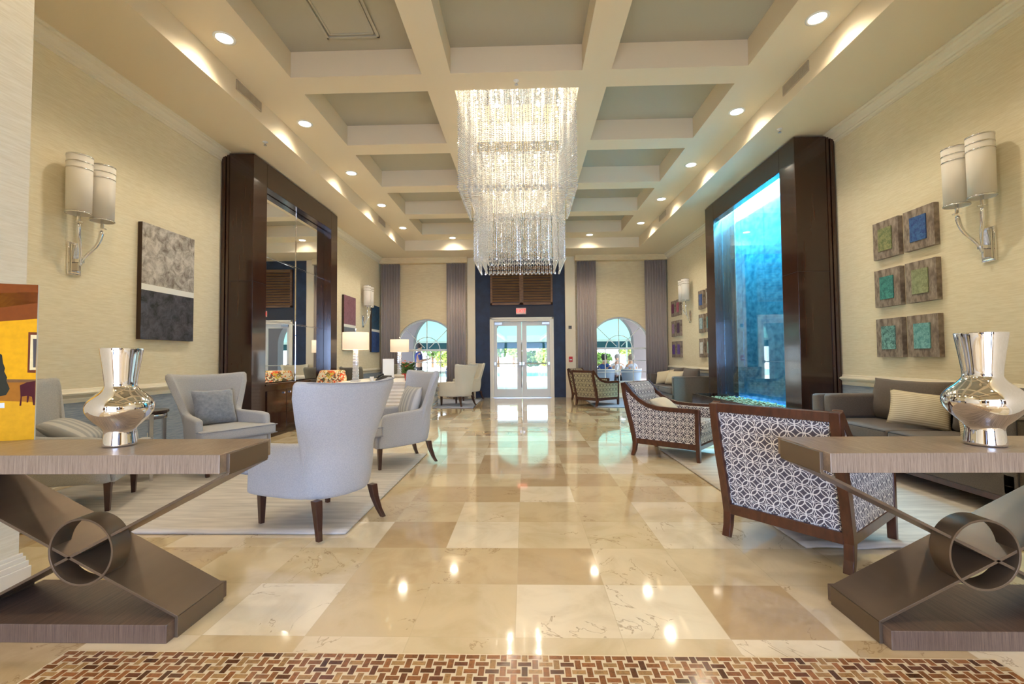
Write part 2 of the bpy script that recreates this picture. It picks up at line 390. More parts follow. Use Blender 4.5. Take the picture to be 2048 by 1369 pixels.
struct('wall_back.004', MB().box(-1.05, .88, YB-.01, YB+.25, 2.42, 2.78), m_blackpaint)
baseb = MB().box(XL, -1.72, YB-.02, YB, 0, .12).box(1.53, XR, YB-.02, YB, 0, .12)
struct('baseboard_back', baseb, m_trim, bevel=.004)
# arched windows
def win(name, cx):
    fr = MB(); y0, y1 = YB+.10, YB+.15; w_ = .022
    n = 32
    arc = lambda r, k0=0, k1=n: [(cx+r*math.cos(PI*i/n), 0, WS+r*math.sin(PI*i/n)) for i in range(k0, k1+1)]
    def strip(r, t):
        for i in range(n):
            a0, a1 = PI*i/n, PI*(i+1)/n
            fr.prism([(cx+q*math.cos(a), WS+q*math.sin(a)) for q, a in ((r-t, a0), (r, a0), (r, a1), (r-t, a1))], 1, y0, y1)
    strip(WR, .05); strip(.41, .02)
    fr.box(cx-WR, cx-WR+.05, y0, y1, WSILL, WS).box(cx+WR-.05, cx+WR, y0, y1, WSILL, WS)
    fr.box(cx-WR, cx+WR, y0, y1, WSILL, WSILL+.05).box(cx-WR, cx+WR, y0-.02, y1, WS-.03, WS+.03)
    for dx in (-.42, 0, .42): fr.box(cx+dx-.01, cx+dx+.01, y0, y1, WSILL, WS)
    for z in (1.08, .74): fr.box(cx-WR, cx+WR, y0, y1, z-.01, z+.01)
    fr.box(cx-.01, cx+.01, y0, y1, WS, WS+WR)
    for a in (PI/4, 3*PI/4):
        c_, s_ = math.cos(a), math.sin(a)
        fr.sweep([(cx+.1*c_, YB+.125, WS+.1*s_), (cx+WR*c_, YB+.125, WS+WR*s_)], .02, .02)
    o = struct(name, fr, m_white)
    g = MB(); pts = [(cx-WR, WSILL), (cx+WR, WSILL)] + [(cx+WR*math.cos(PI*i/n), WS+WR*math.sin(PI*i/n)) for i in range(n+1)]
    g.prism(pts, 1, YB+.12, YB+.126)
    obj('pane', g, m_pane, o)
    ld = MB().box(cx-WR-.05, cx+WR+.05, YB-.05, YB+.1, WSILL-.03, WSILL)
    obj('sill', ld, m_trim, o, bevel=.005)
win('window_1', WC[0]); win('window_2', WC[1])
# double door
mb = MB().box(-1.05, -.93, YB-.03, YB+.2, 0, 2.42).box(.76, .88, YB-.03, YB+.2, 0, 2.42).box(-.93, .76, YB-.03, YB+.2, 2.30, 2.42)
mb.box(-1.05, -.99, YB-.05, YB, 0, 2.42).box(.82, .88, YB-.05, YB, 0, 2.42).box(-1.05, .88, YB-.05, YB, 2.36, 2.42)
struct('trim_5', mb, m_trim, bevel=.006)
def door(name, x0, x1, hinge):
    y0, y1 = YB+.03, YB+.075; s_ = .10
    gx0, gx1 = (x0+.09, x1-.14) if hinge < 0 else (x0+.14, x1-.09)
    m = MB().box(x0, gx0, y0, y1, .02, 2.30).box(gx1, x1, y0, y1, .02, 2.30).box(gx0, gx1, y0, y1, .02, .25).box(gx0, gx1, y0, y1, 2.17, 2.30)
    o = struct(name, m, m_doorpaint, bevel=.003)
    obj('pane', MB().box(gx0, gx1, YB+.05, YB+.056, .25, 2.17), m_pane, o)
    b = MB(); b.sweep([(x0+.03, YB-.03, 1.02), (x1-.03, YB-.03, 1.02)], .018, segs=10)
    b.box(x0+.01, x0+.07, YB-.06, YB+.03, .98, 1.06).box(x1-.07, x1-.01, YB-.06, YB+.03, .98, 1.06)
    obj('panic_bar', b, m_steel, o, label='grey push bar across the glass')
    cx = x0+.13 if hinge < 0 else x1-.13
    k = MB().box(cx-.10, cx+.12, YB-.03, YB+.03, 2.20, 2.27); k.sweep([(cx, YB-.05, 2.28), (cx+hinge*-.22, YB-.12, 2.30)], .02, .008)
    obj('door_closer', k, m_steel, o)
    return o
door('door_1', -.93, -.095, -1); d2 = door('door_2', -.08, .76, 1)
mb = MB(); mb.sweep([(-.10, YB-.02, .3), (-.10, YB-.02, 1.62)], .014, segs=8)
obj('pull_handle', mb, m_chromer, d2)
struct('trim_6', MB().box(-.95, .78, YB-.12, YB+.03, 0, .015), m_steel)

# ------------------------------------------------------------------ mosaic border inlaid in the floor
mb = MB(); p_ = .0415; u_ = .026; z_ = .0012
x0, x1, y0, y1 = -1.90, 1.83, 1.20, 1.868
for i in range(int((x1-x0)/p_)+1):
    for j in range(int((y1-y0)/p_)+1):
        cx, cy = x0+.02+i*p_, y1-.012-j*p_
        h_ = (i+j) % 2 == 0
        a, b = (.0258, .0112) if h_ else (.0112, .0258)
        r_ = random.random(); k = random.choice([0, 0, 1, 2])
        c_ = [lin((.50+.12*r_, .33+.08*r_, .20+.05*r_)), lin((.34+.1*r_, .22+.05*r_, .13+.05*r_)), lin((.62+.08*r_, .47+.08*r_, .30+.06*r_))][k] + (1,)
        qx0, qx1, qy0, qy1 = max(cx-a, x0), min(cx+a, x1), max(cy-b, y0), min(cy+b, y1)
        if qx1 > qx0 and qy1 > qy0: mb.add([(qx0, qy0, z_), (qx1, qy0, z_), (qx1, qy1, z_), (qx0, qy1, z_)], [(0, 1, 2, 3)], c_)
t = NT('brown_marble_mosaic'); at_ = t.n('ShaderNodeAttribute', attribute_name='tint')
t.set(Base_Color=t.mix(.7, at_.outputs['Color'], t.ramp(t.noise(t.coord('Object'), 45, 6, .7, 1.), [(.32, (.45, .4, .36, 1)), (.5, (1, 1, 1, 1)), (.68, (1.5, 1.4, 1.3, 1))]), 'MULTIPLY'), Roughness=.12)
mo = struct('floor.001', MB().box(x0-.006, x1+.006, y0, y1+.006, 0, .0008), plain('cream_grout', rgb(222, 204, 170), .35))
obj('mosaic', mb, t.m, mo)

# ------------------------------------------------------------------ ceiling fixtures
dl_src = None
def downlight(x, y, label):
    global dl_src
    if dl_src is None:
        r = thing('recessed_light', label, 'ceiling light', (x, y, TZ), 0, 'recessed ceiling lights')
        obj('trim_ring', MB().lathe([(.105, 0), (.105, -.006), (.082, -.008), (.075, .0), (.105, 0)], 32, caps=False), m_white, r, smooth=True)
        obj('lens', MB().lathe([(.078, -.002), (.078, -.004)], 32), m_lens, r)
        dl_src = r
    else: r = dup(dl_src, (x, y, TZ), label=label)
    light('lamp_beam', 'SPOT', (x, y, TZ-.02), LAMP_W, WARM, spot_size=math.radians(150), spot_blend=1., shadow_soft_size=.09)
ord_ = ['nearest', 'second', 'third', 'fourth', 'fifth']
for k in range(5): downlight(-3.08, 4.50+1.72*k, 'recessed round ceiling light, %s along the left side of the tray' % ord_[k])
for k in range(5): downlight(2.93, 4.46+1.71*k, 'recessed round ceiling light, %s along the right side of the tray' % ord_[k])
downlight(-1.97, 12.40, 'recessed round ceiling light at the far end, left of the chandelier')
downlight(1.80, 12.32, 'recessed round ceiling light at the far end, right of the chandelier')
for x in (-3.08, 2.93):
    for y in (2.75, 1.0): light('lamp_beam', 'SPOT', (x*.8, y, TZ-.02), LAMP_W*.8, WARM, spot_size=math.radians(150), spot_blend=1., shadow_soft_size=.09)
for x in (-5, -1.8, 1.8, 5): light('hall_fill', 'POINT', (x, -3.4, 3.1), HALL_W, WARM, shadow_soft_size=.15)  # unseen fill lights added behind the camera to raise the ambient level
# vents on the vertical tray faces
def vent(x, sg, y0, label):
    r = thing('air_vent', label, 'vent', (x, y0, 4.385), 0, None)
    obj('backing', MB().box(min(0, sg*.004), max(0, sg*.004), 0, .48, 0, .115), m_ventdark, r)
    m = MB()
    for i in range(25): m.box(min(sg*.004, sg*.012), max(sg*.004, sg*.012), .005+i*.0192, .016+i*.0192, .008, .107)
    obj('slats', m, m_vent, r)
    f = MB().box(min(0, sg*.014), max(0, sg*.014), -.01, .49, .107, .12).box(min(0, sg*.014), max(0, sg*.014), -.01, .49, -.005, .008).box(min(0, sg*.014), max(0, sg*.014), -.01, .002, 0, .115).box(min(0, sg*.014), max(0, sg*.014), .478, .49, 0, .115)
    obj('frame', f, m_vent, r)
vent(SL, 1, 5.13, 'slatted air vent above the near left wall, closest to the camera')
vent(SL, 1, 10.3, 'small far slatted air vent high on the left side of the tray')
vent(SR, -1, 5.06, 'slatted air vent above the near right wall, left of the fountain top')
vent(SR, -1, 10.2, 'small far slatted air vent high on the right side of the tray')
r = thing('ceiling_hatch', 'moulded rectangular access panel in the near left ceiling coffer', 'hatch', (-1.90, 4.4, KZ))
m = MB()
for a, b, t_ in ((.30, .55, .03), (.255, .505, .02)):
    for q in ((-a, -a+t_, -b, b), (a-t_, a, -b, b), (-a, a, b-t_, b), (-a, a, -b, -b+t_)): m.box(q[0], q[1], q[2], q[3], -.03 if t_ > .025 else -.02, 0)
obj('moulding', m, m_sage, r, bevel=.004); obj('panel', MB().box(-.235, .235, -.485, .485, -.008, 0), m_sage, r)
def sprinkler(x, y, z, label):
    r = thing('sprinkler_head', label, 'sprinkler', (x, y, z))
    obj('rosette', MB().lathe([(.035, 0), (.03, -.008), (.012, -.012), (.012, -.03)], 20), m_white, r, smooth=True)
    obj('deflector', MB().lathe([(.008, -.03), (.006, -.045), (.022, -.047), (.022, -.05)], 16), m_steel, r)
sprinkler(-.07, 5.35, TZ, 'small sprinkler head on the beam in front of the chandelier')
sprinkler(-3.6, 6.14, CZ, 'small sprinkler head on the soffit above the mirror cabinet')
sprinkler(3.46, 6.1, CZ, 'small sprinkler head on the soffit above the fountain frame')

# ------------------------------------------------------------------ crystal chandelier, one cluster in each of three coffers
def strand_mesh(L, seed, bead=.0115, pitch=.0265):
    rnd = random.Random(seed); m = MB(); n = int(L/pitch)
    for i in range(n):
        s_ = 1 if i % 2 else .8
        m.ico((rnd.uniform(-.003, .003), rnd.uniform(-.003, .003), -i*pitch), bead*s_, 1 if i == n-1 else 0 or 1)
    m.ico((0, 0, -n*pitch-.008), .02, 1, 1.15)
    me = bpy.data.meshes.new('strand'); me.from_pydata(m.v, [], m.f); me.materials.append(m_crystal); return me
def cluster(y0, y1, zb, label):
    cx = -.07; hw = .735; L = KZ-.03-zb
    r = thing('crystal_chandelier', label, 'chandelier', (cx, (y0+y1)/2, KZ), 0, None)
    hy = (y1-y0)/2-.03
    obj('canopy_plate', MB().box(-.765, .765, -(y1-y0)/2+.004, (y1-y0)/2-.004, -.02, 0), m_mirror, r, label='mirror-polished ceiling plate')
    meshes = [strand_mesh(L, s) for s in range(3)]
    nx, ny = 20, 18
    def ring(a, b, nx, ny):
        return [(-a+2*a*i/nx, -b) for i in range(nx)] + [(a, -b+2*b*i/ny) for i in range(ny)] + [(a-2*a*i/nx, b) for i in range(nx)] + [(-a, b-2*b*i/ny) for i in range(ny)]
    o_, i_ = ring(hw, hy, nx, ny), ring(hw-.11, hy-.11, 17, 15)
    for k, (px, py) in enumerate(o_ + i_[:24]):
        o = bpy.data.objects.new('crystal_strand', meshes[k % 3]); C.objects.link(o); o.parent = r; o.location = (px, py, -.03); o.rotation_euler = (0, 0, k*.7)
    m = MB(); me = meshes[0]; V = [v.co[:] for v in me.vertices]; Fc = [tuple(p.vertices) for p in me.polygons]
    for px, py in i_[24:]: m.add([(x+px, y+py, z-.03) for x, y, z in V], Fc)
    g = strand_mesh(.85, 5, .012, .034); V = [v.co[:] for v in g.vertices]; Fc = [tuple(p.vertices) for p in g.polygons]
    for i in range(8):
        for j in range(7):
            px, py = -.5+i/7., -.42+.84*j/6.; m.add([(x+px, y+py, z-.03) for x, y, z in V], Fc)
    o = obj('inner_strands', m, m_crystal, r); o['kind'] = 'stuff'
    bm_ = MB()
    for i in range(5):
        for j in range(4):
            b_ = MB().ico((-.58+.29*i, -.45+.3*j, -.05), .017, 1)
            obj('bulb', b_, m_bulb, r)
    for qx in (-.3, .3):
        for qy in (-.27, .27): light('chandelier_lamp', 'POINT', (cx+qx, (y0+y1)/2+qy, KZ-.07), CHAND_W/4, WARM, shadow_soft_size=.03)
cluster(5.52, 6.895, 3.335, 'crystal bead chandelier, nearest cluster, hanging from the first lit coffer')
cluster(7.235, 8.61, 2.80, 'crystal bead chandelier, middle cluster, which hangs lowest')
cluster(8.95, 10.325, 3.335, 'crystal bead chandelier, farthest cluster, behind the lowest one')

# ------------------------------------------------------------------ mirror wall unit on the left
def wall_unit(name, label, cat, x_wall, sg, y0, y1, ztop, depth, open_, base_z, hd=.03):
    """sg: direction from the wall into the room"""
    r = thing(name, label, cat, (x_wall, (y0+y1)/2, 0)); my = (y0+y1)/2
    a, b, z0, z1 = open_
    X = lambda d: sg*d
    def bx(m, d0, d1, ya, yb, za, zb): m.box(min(X(d0), X(d1)), max(X(d0), X(d1)), ya-my, yb-my, za, zb)
    for p0, p1 in ((y0, a), (b, y1)):
        m = MB(); bx(m, .03, depth, p0, p1, base_z, ztop); obj('stile', m, m_mahog, r, bevel=.004)
    m = MB(); bx(m, hd, depth, a, b, z1, ztop); obj('header', m, m_mahog, r, bevel=.004)
    m = MB(); bx(m, 0, .06, y0-.05, y1+.05, 0, ztop-.02); bx(m, .06, .10, y0-.03, y1+.03, 0, ztop-.01); obj('back_frame', m, m_mahog, r, bevel=.02, bseg=1)
    m = MB()
    for yy in (y0, y1): bx(m, .028, depth+.001, yy-.002, yy+.002, 2.345, 2.35)
    for ya, yb in ((y0, a), (b, y1)): bx(m, depth-.002, depth+.001, ya, yb, 2.345, 2.35)
    obj('joint_line', m, m_black, r)
    return r, bx, X
DEP = .46
r, bx, X = wall_unit('mirror_cabinet', 'tall dark mahogany cabinet framing a panelled mirror on the left wall', 'mirror', XL, 1, 6.42, 9.38, CZ-.03, DEP, (6.77, 9.08, .83, 3.85), 0)
m = MB(); bx(m, .06, DEP-.005, 6.77, 9.08, 0, .80); obj('cabinet_base', m, m_mahog, r)
m = MB(); bx(m, .06, DEP+.01, 6.77, 9.08, .80, .83); obj('ledge', m, m_mahog, r, bevel=.003)
for k in range(4):
    ya = 6.80+k*.565
    m = MB(); bx(m, DEP-.005, DEP+.012, ya+.004, ya+.557, .10, .72); d_ = obj('door', m, m_mahog, r, bevel=.003)
    yk = ya+.46 if k % 2 == 0 else ya+.08
    m = MB(); bx(m, DEP+.012, DEP+.035, yk, yk+.035, .655, .685); obj('knob', m, m_chromer, d_, bevel=.004)
panes_y = [(6.77, 7.95), (7.95, 9.08)]; panes_z = [(.83, 1.82), (1.82, 2.84), (2.84, 3.85)]
for ya, yb in panes_y:
    for za, zb in panes_z:
        m = MB(); bx(m, .295, .31, ya+.004, yb-.004, za+.004, zb-.004); obj('mirror_pane', m, m_mirror, r, bevel=.009, bseg=1)
m = MB(); bx(m, .29, .322, 7.935, 7.965, .83, 3.85)
for z in (1.82, 2.84): bx(m, .29, .318, 6.77, 9.08, z-.012, z+.012)
obj('chrome_strip', m, m_chrome, r, bevel=.004)

# fountain wall on the right
r, bx, X = wall_unit('water_wall', 'tall dark mahogany frame around a blue-lit glass water wall on the right', 'fountain', XR, -1, 6.28, 9.38, CZ-.03, .53, (6.66, 8.98, .46, 3.88), .0, .40)
m = MB(); bx(m, .10, .12, 6.66, 8.98, .2, 4.2); obj('stone_panel', m, m_slate, r, label='textured teal stone panel behind the glass')
for k in range(3):
    ya = 6.66+k*.7733
    m = MB(); bx(m, .36, .372, ya+.002, ya+.771, .46, 3.88); obj('glass_pane', m, m_fountglass, r)
obj('water_sheet', (lambda m: (bx(m, .125, .128, 6.7, 8.94, .46, 3.8), m)[1])(MB()), mix_glass('water_film', .86, .14, 0, (.75, .93, 1, 1), .12), r)
m = MB(); bx(m, .10, .53, 6.66, 8.98, 0, .30); obj('plinth', m, m_mahog, r)
# basin
def bxb(m, x0, x1, y0, y1, z0, z1): m.box(x0-XR, x1-XR, y0-7.83, y1-7.83, z0, z1)
m = MB(); bxb(m, 3.34, 3.37, 6.15, 9.2, 0, .46); bxb(m, 3.37, 3.75, 6.15, 6.18, 0, .46); bxb(m, 3.37, 3.75, 9.17, 9.2, 0, .46); bxb(m, 3.37, 3.76, 6.18, 9.17, 0, .10)
obj('basin', m, m_mahog, r, bevel=.004)
m = MB(); rnd = random.Random(3)
for k in range(900):
    m.ico((rnd.uniform(3.385, 4.1)-XR, rnd.uniform(6.7, 8.95)-7.83, .395+rnd.uniform(-.012, .02)), rnd.uniform(.014, .028), 1, .6)
o = obj('pebbles', m, m_pebble, r, smooth=True); o['kind'] = 'stuff'
m = MB(); bxb(m, 3.37, 4.17, 6.66, 8.98, .30, .385); obj('pebble_bed', m, m_pebble, r)
m_led = emit('blue_led', (.0, .22, 1, 1), 1.3)
m = MB(); bx(m, .16, .20, 6.7, 8.94, 4.14, 4.16); bx(m, .14, .18, 6.7, 8.94, .385, .40); obj('led_strip', m, m_led, r, label='glowing blue light strip')
light('fountain_strip_light', 'AREA', (3.98, 7.82, 4.12), 520, (.22, .70, 1), (0, 0, 0), shape='RECTANGLE', size=.06, size_y=2.2)

# ------------------------------------------------------------------ wall sconces
def make_sconce(label):
    """local +Y points out from the wall, X along the wall"""
    r = thing('wall_sconce', label, 'wall lamp', (0, 0, 0), 0, None)
    obj('back_plate', MB().box(-.065, .065, 0, .02, -.16, .16).box(-.045, .045, .02, .032, -.14, .14), m_chrome, r, bevel=.006)
    obj('bracket', MB().box(-.03, .03, .03, .09, -.04, -.005).box(-.012, .012, .03, .07, -.12, -.04), m_chrome, r, bevel=.004)
    for s_ in (-1, 1):
        p = [(0, .075, -.08), (s_*.012, .08, -.02), (s_*.03, .11, .05), (s_*.085, .15, .13), (s_*.115, .165, .23), (s_*.12, .17, .32)]
        a = obj('arm', MB().sweep(p, [.009, .011, .013, .015, .019, .024], segs=12), m_chrome, r, smooth=True, subsurf=1)
        obj('drip_collar', MB().lathe([(.036, .32), (.036, .328), (.015, .33), (.013, .42)], 20, (s_*.12, .17, 0)), m_chrome, a)
        t_ = MB().lathe([(.092, .40), (.096, .955)], 40, (s_*.12, .17, 0), caps=False)
        sh = obj('shade', t_, m_shade, r, smooth=True, solid=.003)
        for z, h in ((.40, .012), (.82, .009), (.88, .009), (.944, .012)):
            obj('silver_band', MB().lathe([(.0985, z), (.0985, z+h)], 40, (s_*.12, .17, 0), caps=False), m_chromer, sh, smooth=True, solid=.002)
    return r
s0 = make_sconce('twin-shade chrome wall sconce on the near left wall')
s0.location = (XL, 4.26, 2.20); s0.rotation_euler = (0, 0, -PI/2)
dup(s0, (XR, 4.25, 2.20), PI/2, 'twin-shade chrome wall sconce on the near right wall beside the tile artworks')
dup(s0, (XL, 12.15, 2.22), -PI/2, 'small far twin-shade sconce between the purple and blue paintings')
dup(s0, (XR, 11.75, 2.22), PI/2, 'small far twin-shade sconce between the two far groups of tile artworks')

# ------------------------------------------------------------------ paintings
def art_mat(name, a, b, sc=14, d=2.):
    t = NT(name); v = t.coord('Object'); f = t.noise(v, sc, 9, .7, d)
    t.set(Base_Color=t.ramp(f, [(.36, a), (.62, b)]), Roughness=.5); t.bump(f, .4, .006); return t.m
def painting(label, y0, y1, z0, zm, z1, ma, mb_, edge, x=XL+.004, sg=1):
    r = thing('abstract_painting', label, 'painting', (x, (y0+y1)/2, z0), 0, None); w_ = (y1-y0)/2
    X0, X1 = (0, .05) if sg > 0 else (-.05, 0)
    obj('stretcher', MB().box(X0, X1, -w_, w_, 0, z1-z0), edge, r)
    e0, e1 = (.05, .053) if sg > 0 else (-.053, -.05)
    obj('upper_canvas', MB().box(e0, e1, -w_, w_, zm-z0+.035, z1-z0), ma, r)
    obj('white_stripe', MB().box(e0, e1+.001*sg, -w_, w_, zm-z0-.035, zm-z0+.035), m_white, r)
    obj('lower_canvas', MB().box(e0, e1, -w_, w_, 0, zm-z0-.035), mb_, r)
edge = plain('dark_brown_canvas_edge', rgb(62, 42, 30), .6)
painting('tall silver-grey over black abstract canvas on the near left wall', 4.99, 5.80, 1.45, 2.05, 2.79,
         art_mat('silver_mottle', rgb(116, 106, 96), rgb(206, 200, 192), 9, .5), art_mat('black_mottle', rgb(20, 20, 24), rgb(84, 84, 96), 9, .5), edge)
painting('plum and grey abstract canvas on the far left wall beside the mirror cabinet', 10.75, 11.5, 1.42, 2.02, 2.76,
         art_mat('plum_mottle', rgb(110, 66, 84), rgb(140, 96, 112), 6), art_mat('slate_mottle', rgb(90, 96, 112), rgb(120, 126, 140), 6), edge)
painting('deep blue abstract canvas on the far left wall beside the curtain', 12.72, 13.4, 1.40, 2.02, 2.75,
         art_mat('navy_mottle', rgb(6, 26, 58), rgb(22, 78, 112), 5), art_mat('cobalt_mottle', rgb(14, 36, 96), rgb(36, 84, 150), 6), edge)
m_block = mottled('weathered_grey_wood', rgb(112, 98, 88), rgb(166, 152, 138), 10, .8, (1, 3, 1), .3)
def tile_art(y0, y1, z0, z1, ca, cb, label, grp):
    r = thing('tile_artwork', label, 'wall art', (XR, (y0+y1)/2, z0), 0, grp); w_ = (y1-y0)/2; h = z1-z0
    obj('wood_block', MB().box(-.055, 0, -w_, w_, 0, h), m_block, r, bevel=.002)
    obj('glazed_tile', MB().box(-.066, -.055, -w_*.52, w_*.52, h*.2, h*.8), art_mat('glaze', ca, cb, 26, 1.), r)
g = 'near tile artworks'
z_rows = [(2.33, 2.77), (1.76, 2.20), (1.17, 1.62)]
for (y0, y1), cs in (((5.19, 5.56), [(rgb(84, 108, 70), rgb(160, 158, 110), 'moss green tile artwork, top left of the near right wall group'), (rgb(26, 92, 96), rgb(80, 160, 150), 'teal tile artwork, middle left of the near right wall group'), (rgb(20, 70, 72), rgb(140, 196, 190), 'dark aqua tile artwork, bottom left of the near right wall group')]),
                     ((4.74, 5.12), [(rgb(20, 50, 120), rgb(60, 110, 170), 'cobalt blue tile artwork, top right of the near right wall group'), (rgb(116, 126, 90), rgb(160, 166, 128), 'olive green tile artwork, middle right of the near right wall group'), (rgb(60, 130, 138), rgb(140, 200, 200), 'pale aqua tile artwork, bottom right of the near right wall group')])):
    for (z0, z1), (ca, cb, lb) in zip(z_rows, cs): tile_art(y0, y1, z0, z1, ca, cb, lb, g)
pos = ['top', 'middle', 'bottom']
for (y0, y1), side, cs in (((10.78, 11.10), 'left', [(rgb(50, 76, 130), rgb(70, 100, 160), 'slate blue'), (rgb(120, 150, 160), rgb(190, 210, 216), 'pale ice blue'), (rgb(190, 186, 180), rgb(230, 226, 220), 'white')]),
                           ((10.32, 10.66), 'right', [(rgb(150, 150, 150), rgb(200, 200, 200), 'pale grey'), (rgb(40, 130, 150), rgb(90, 180, 190), 'turquoise'), (rgb(120, 170, 170), rgb(180, 210, 200), 'pale aqua')])):
    for k in range(3): tile_art(y0, y1, *z_rows[k], cs[k][0], cs[k][1], '%s tile artwork, %s %s of the group just beyond the fountain' % (cs[k][2], pos[k], side), 'middle tile artworks')
for (y0, y1), side, cs in (((12.82, 13.14), 'left', [(rgb(90, 30, 70), rgb(120, 50, 90), 'plum'), (rgb(120, 90, 130), rgb(160, 130, 160), 'lilac grey'), (rgb(70, 30, 120), rgb(90, 50, 150), 'violet')]),
                           ((12.4, 12.72), 'right', [(rgb(150, 60, 90), rgb(180, 100, 120), 'rose'), (rgb(60, 30, 60), rgb(90, 50, 90), 'dark aubergine'), (rgb(80, 40, 130), rgb(120, 80, 160), 'purple')])):
    for k in range(3): tile_art(y0, y1, *z_rows[k], cs[k][0], cs[k][1], '%s tile artwork, %s %s of the farthest group by the curtain' % (cs[k][2], pos[k], side), 'far tile artworks')

# ------------------------------------------------------------------ curtains, valances, shutters, signs
def curtain(x0, x1, ztop, label):
    n = 140; m = MB(); folds = round((x1-x0)/.082)
    rings = []
    for z in (.02, ztop*.5, ztop):
        rings.append([(x0+(x1-x0)*i/n, YB-.17+.10*abs(math.sin(PI*folds*i/n))**.7+.006*math.sin(i*.37), z) for i in range(n+1)])
    m.loft(rings, close=False, caps=False)
    tag(obj('curtain', m, m_curtain, smooth=True, solid=.006), label, 'curtain')
curtain(-4.33, -3.76, 4.10, 'taupe floor-length curtain on the far left, against the left wall')
curtain(-2.34, -1.77, 4.10, 'taupe floor-length curtain right of the left arched window')
curtain(1.58, 2.15, 4.13, 'taupe floor-length curtain left of the right arched window')
curtain(3.60, 4.22, 4.13, 'taupe floor-length curtain on the far right, against the right wall')
for x0, x1, z0, lb in ((-4.37, -1.72, 4.08, 'cream box valance above the left arched window'), (1.53, 4.26, 4.09, 'cream box valance above the right arched window')):
    tag(obj('valance', MB().box(x0, x1, YB-.22, YB, z0, CZ).box(x0, x1, YB-.235, YB-.22, CZ-.07, CZ-.0).box(x0, x1, YB-.23, YB-.22, z0, z0+.02), m_wallback, bevel=.004), lb, 'valance')
def shutter(x0, x1, label):
    z0, z1 = 2.80, 3.98
    r = thing('louvred_shutter', label, 'shutter', ((x0+x1)/2, YB-.01, z0)); w_ = (x1-x0)/2; h = z1-z0
    obj('frame', MB().box(-w_, -w_+.06, -.05, 0, 0, h).box(w_-.06, w_, -.05, 0, 0, h).box(-w_, w_, -.05, 0, 0, .07).box(-w_, w_, -.05, 0, h-.07, h), m_shutter, r, bevel=.004)
    m = MB(); n = 13
    for i in range(n):
        z = .09+(h-.2)*i/(n-1); m.add([(-w_+.06, -.045, z), (w_-.06, -.045, z), (w_-.06, -.01, z+.065), (-w_+.06, -.01, z+.065), (-w_+.06, -.04, z-.006), (w_-.06, -.04, z-.006), (w_-.06, -.003, z+.06), (-w_+.06, -.003, z+.06)],
            [(0, 1, 2, 3), (4, 7, 6, 5), (0, 4, 5, 1), (2, 6, 7, 3)])
    obj('slats', m, m_shutter, r)
shutter(-1.03, -.085, 'left brown louvred shutter above the glass doors')
shutter(-.085, .86, 'right brown louvred shutter above the glass doors')
def text_mesh(name, s_, size, mat, parent, loc, rot, ext=.002):
    cu = bpy.data.curves.new(name, 'FONT'); cu.body = s_; cu.size = size; cu.extrude = ext; cu.align_x = 'CENTER'; cu.align_y = 'CENTER'
    tmp = bpy.data.objects.new('tmp', cu); C.objects.link(tmp); bpy.context.view_layer.update()
    me = bpy.data.meshes.new_from_object(tmp.evaluated_get(bpy.context.evaluated_depsgraph_get())); bpy.data.objects.remove(tmp)
    me.materials.clear(); me.materials.append(mat); o = bpy.data.objects.new(name, me); C.objects.link(o); o.parent = parent; o.location = loc; o.rotation_euler = rot; return o
r = thing('exit_sign', 'red lit EXIT sign above the glass doors', 'sign', (-.10, YB-.015, 2.61))
obj('housing', MB().box(-.15, .15, -.05, 0, -.095, .095), plain('pale_sign_face', rgb(232, 206, 196), .5), r, bevel=.008)
text_mesh('lettering', 'EXIT', .15, emit('exit_red', rgb(240, 60, 50), 1.6), r, (0, -.052, 0), (PI/2, 0, 0))
r = thing('wall_control', 'small dark wall plate on the pale pilaster right of the doors', 'switch plate', (1.37, YB-.08, 2.10))
obj('plate', MB().box(-.05, .05, -.012, 0, -.05, .05), m_ventdark, r, bevel=.003); obj('button', MB().box(-.035, .035, -.018, -.012, .005, .03).box(-.035, .035, -.018, -.012, -.035, -.01), m_black, r)
r = thing('fire_alarm_pull', 'red fire alarm pull station low on the pilaster right of the doors', 'fire alarm', (1.375, YB-.08, 1.14))
obj('body', MB().box(-.055, .055, -.04, 0, -.08, .08), m_red, r, bevel=.006); obj('pull_handle', MB().box(-.035, .035, -.05, -.04, -.03, .0), m_white, r)
r = thing('wall_outlet', 'white electrical outlet on the blue-grey lower left wall', 'outlet', (XL+.002, 5.2, .31))
obj('plate', MB().box(0, .006, -.035, .035, -.058, .058), m_white, r, bevel=.002); obj('sockets', MB().box(.006, .008, -.016, .016, .008, .04).box(.006, .008, -.016, .016, -.04, -.008), m_trim, r)

# ------------------------------------------------------------------ rugs
def rug(x0, x1, y0, y1, label, mat=m_rug, rumple=0):
    m = MB(); nx, ny = 40, 30
    vs = [(x0+(x1-x0)*i/nx, y0+(y1-y0)*j/ny, .012+(rumple*math.sin(i*.9)*math.exp(-j*.5)*.5+rumple*.5*math.exp(-j*.5) if rumple else 0)) for j in range(ny+1) for i in range(nx+1)]
    m.add(vs, [(j*(nx+1)+i, j*(nx+1)+i+1, (j+1)*(nx+1)+i+1, (j+1)*(nx+1)+i) for j in range(ny) for i in range(nx)])
    tag(obj('area_rug', m, mat, smooth=True, solid=.012), label, 'rug')
rug(-4.30, -1.235, 3.10, 5.68, 'pale beige-grey area rug under the near left wing chairs')
rug(1.72, 4.2, 2.88, 5.9, 'pale beige-grey area rug under the near right sofa and patterned chairs', m_rug, .012)
m_rugblue = mottled('blue_grey_rug', rgb(140, 146, 166), rgb(178, 182, 194), 7, .95, (.35, 3, 1), .2, detail=8)
rug(-3.9, -1.25, 10.85, 13.2, 'small far area rug under the wing chairs by the left window', m_rugblue)
rug(1.68, 4.1, 10.85, 13.2, 'small far area rug under the patterned chairs by the right window', m_rugblue)

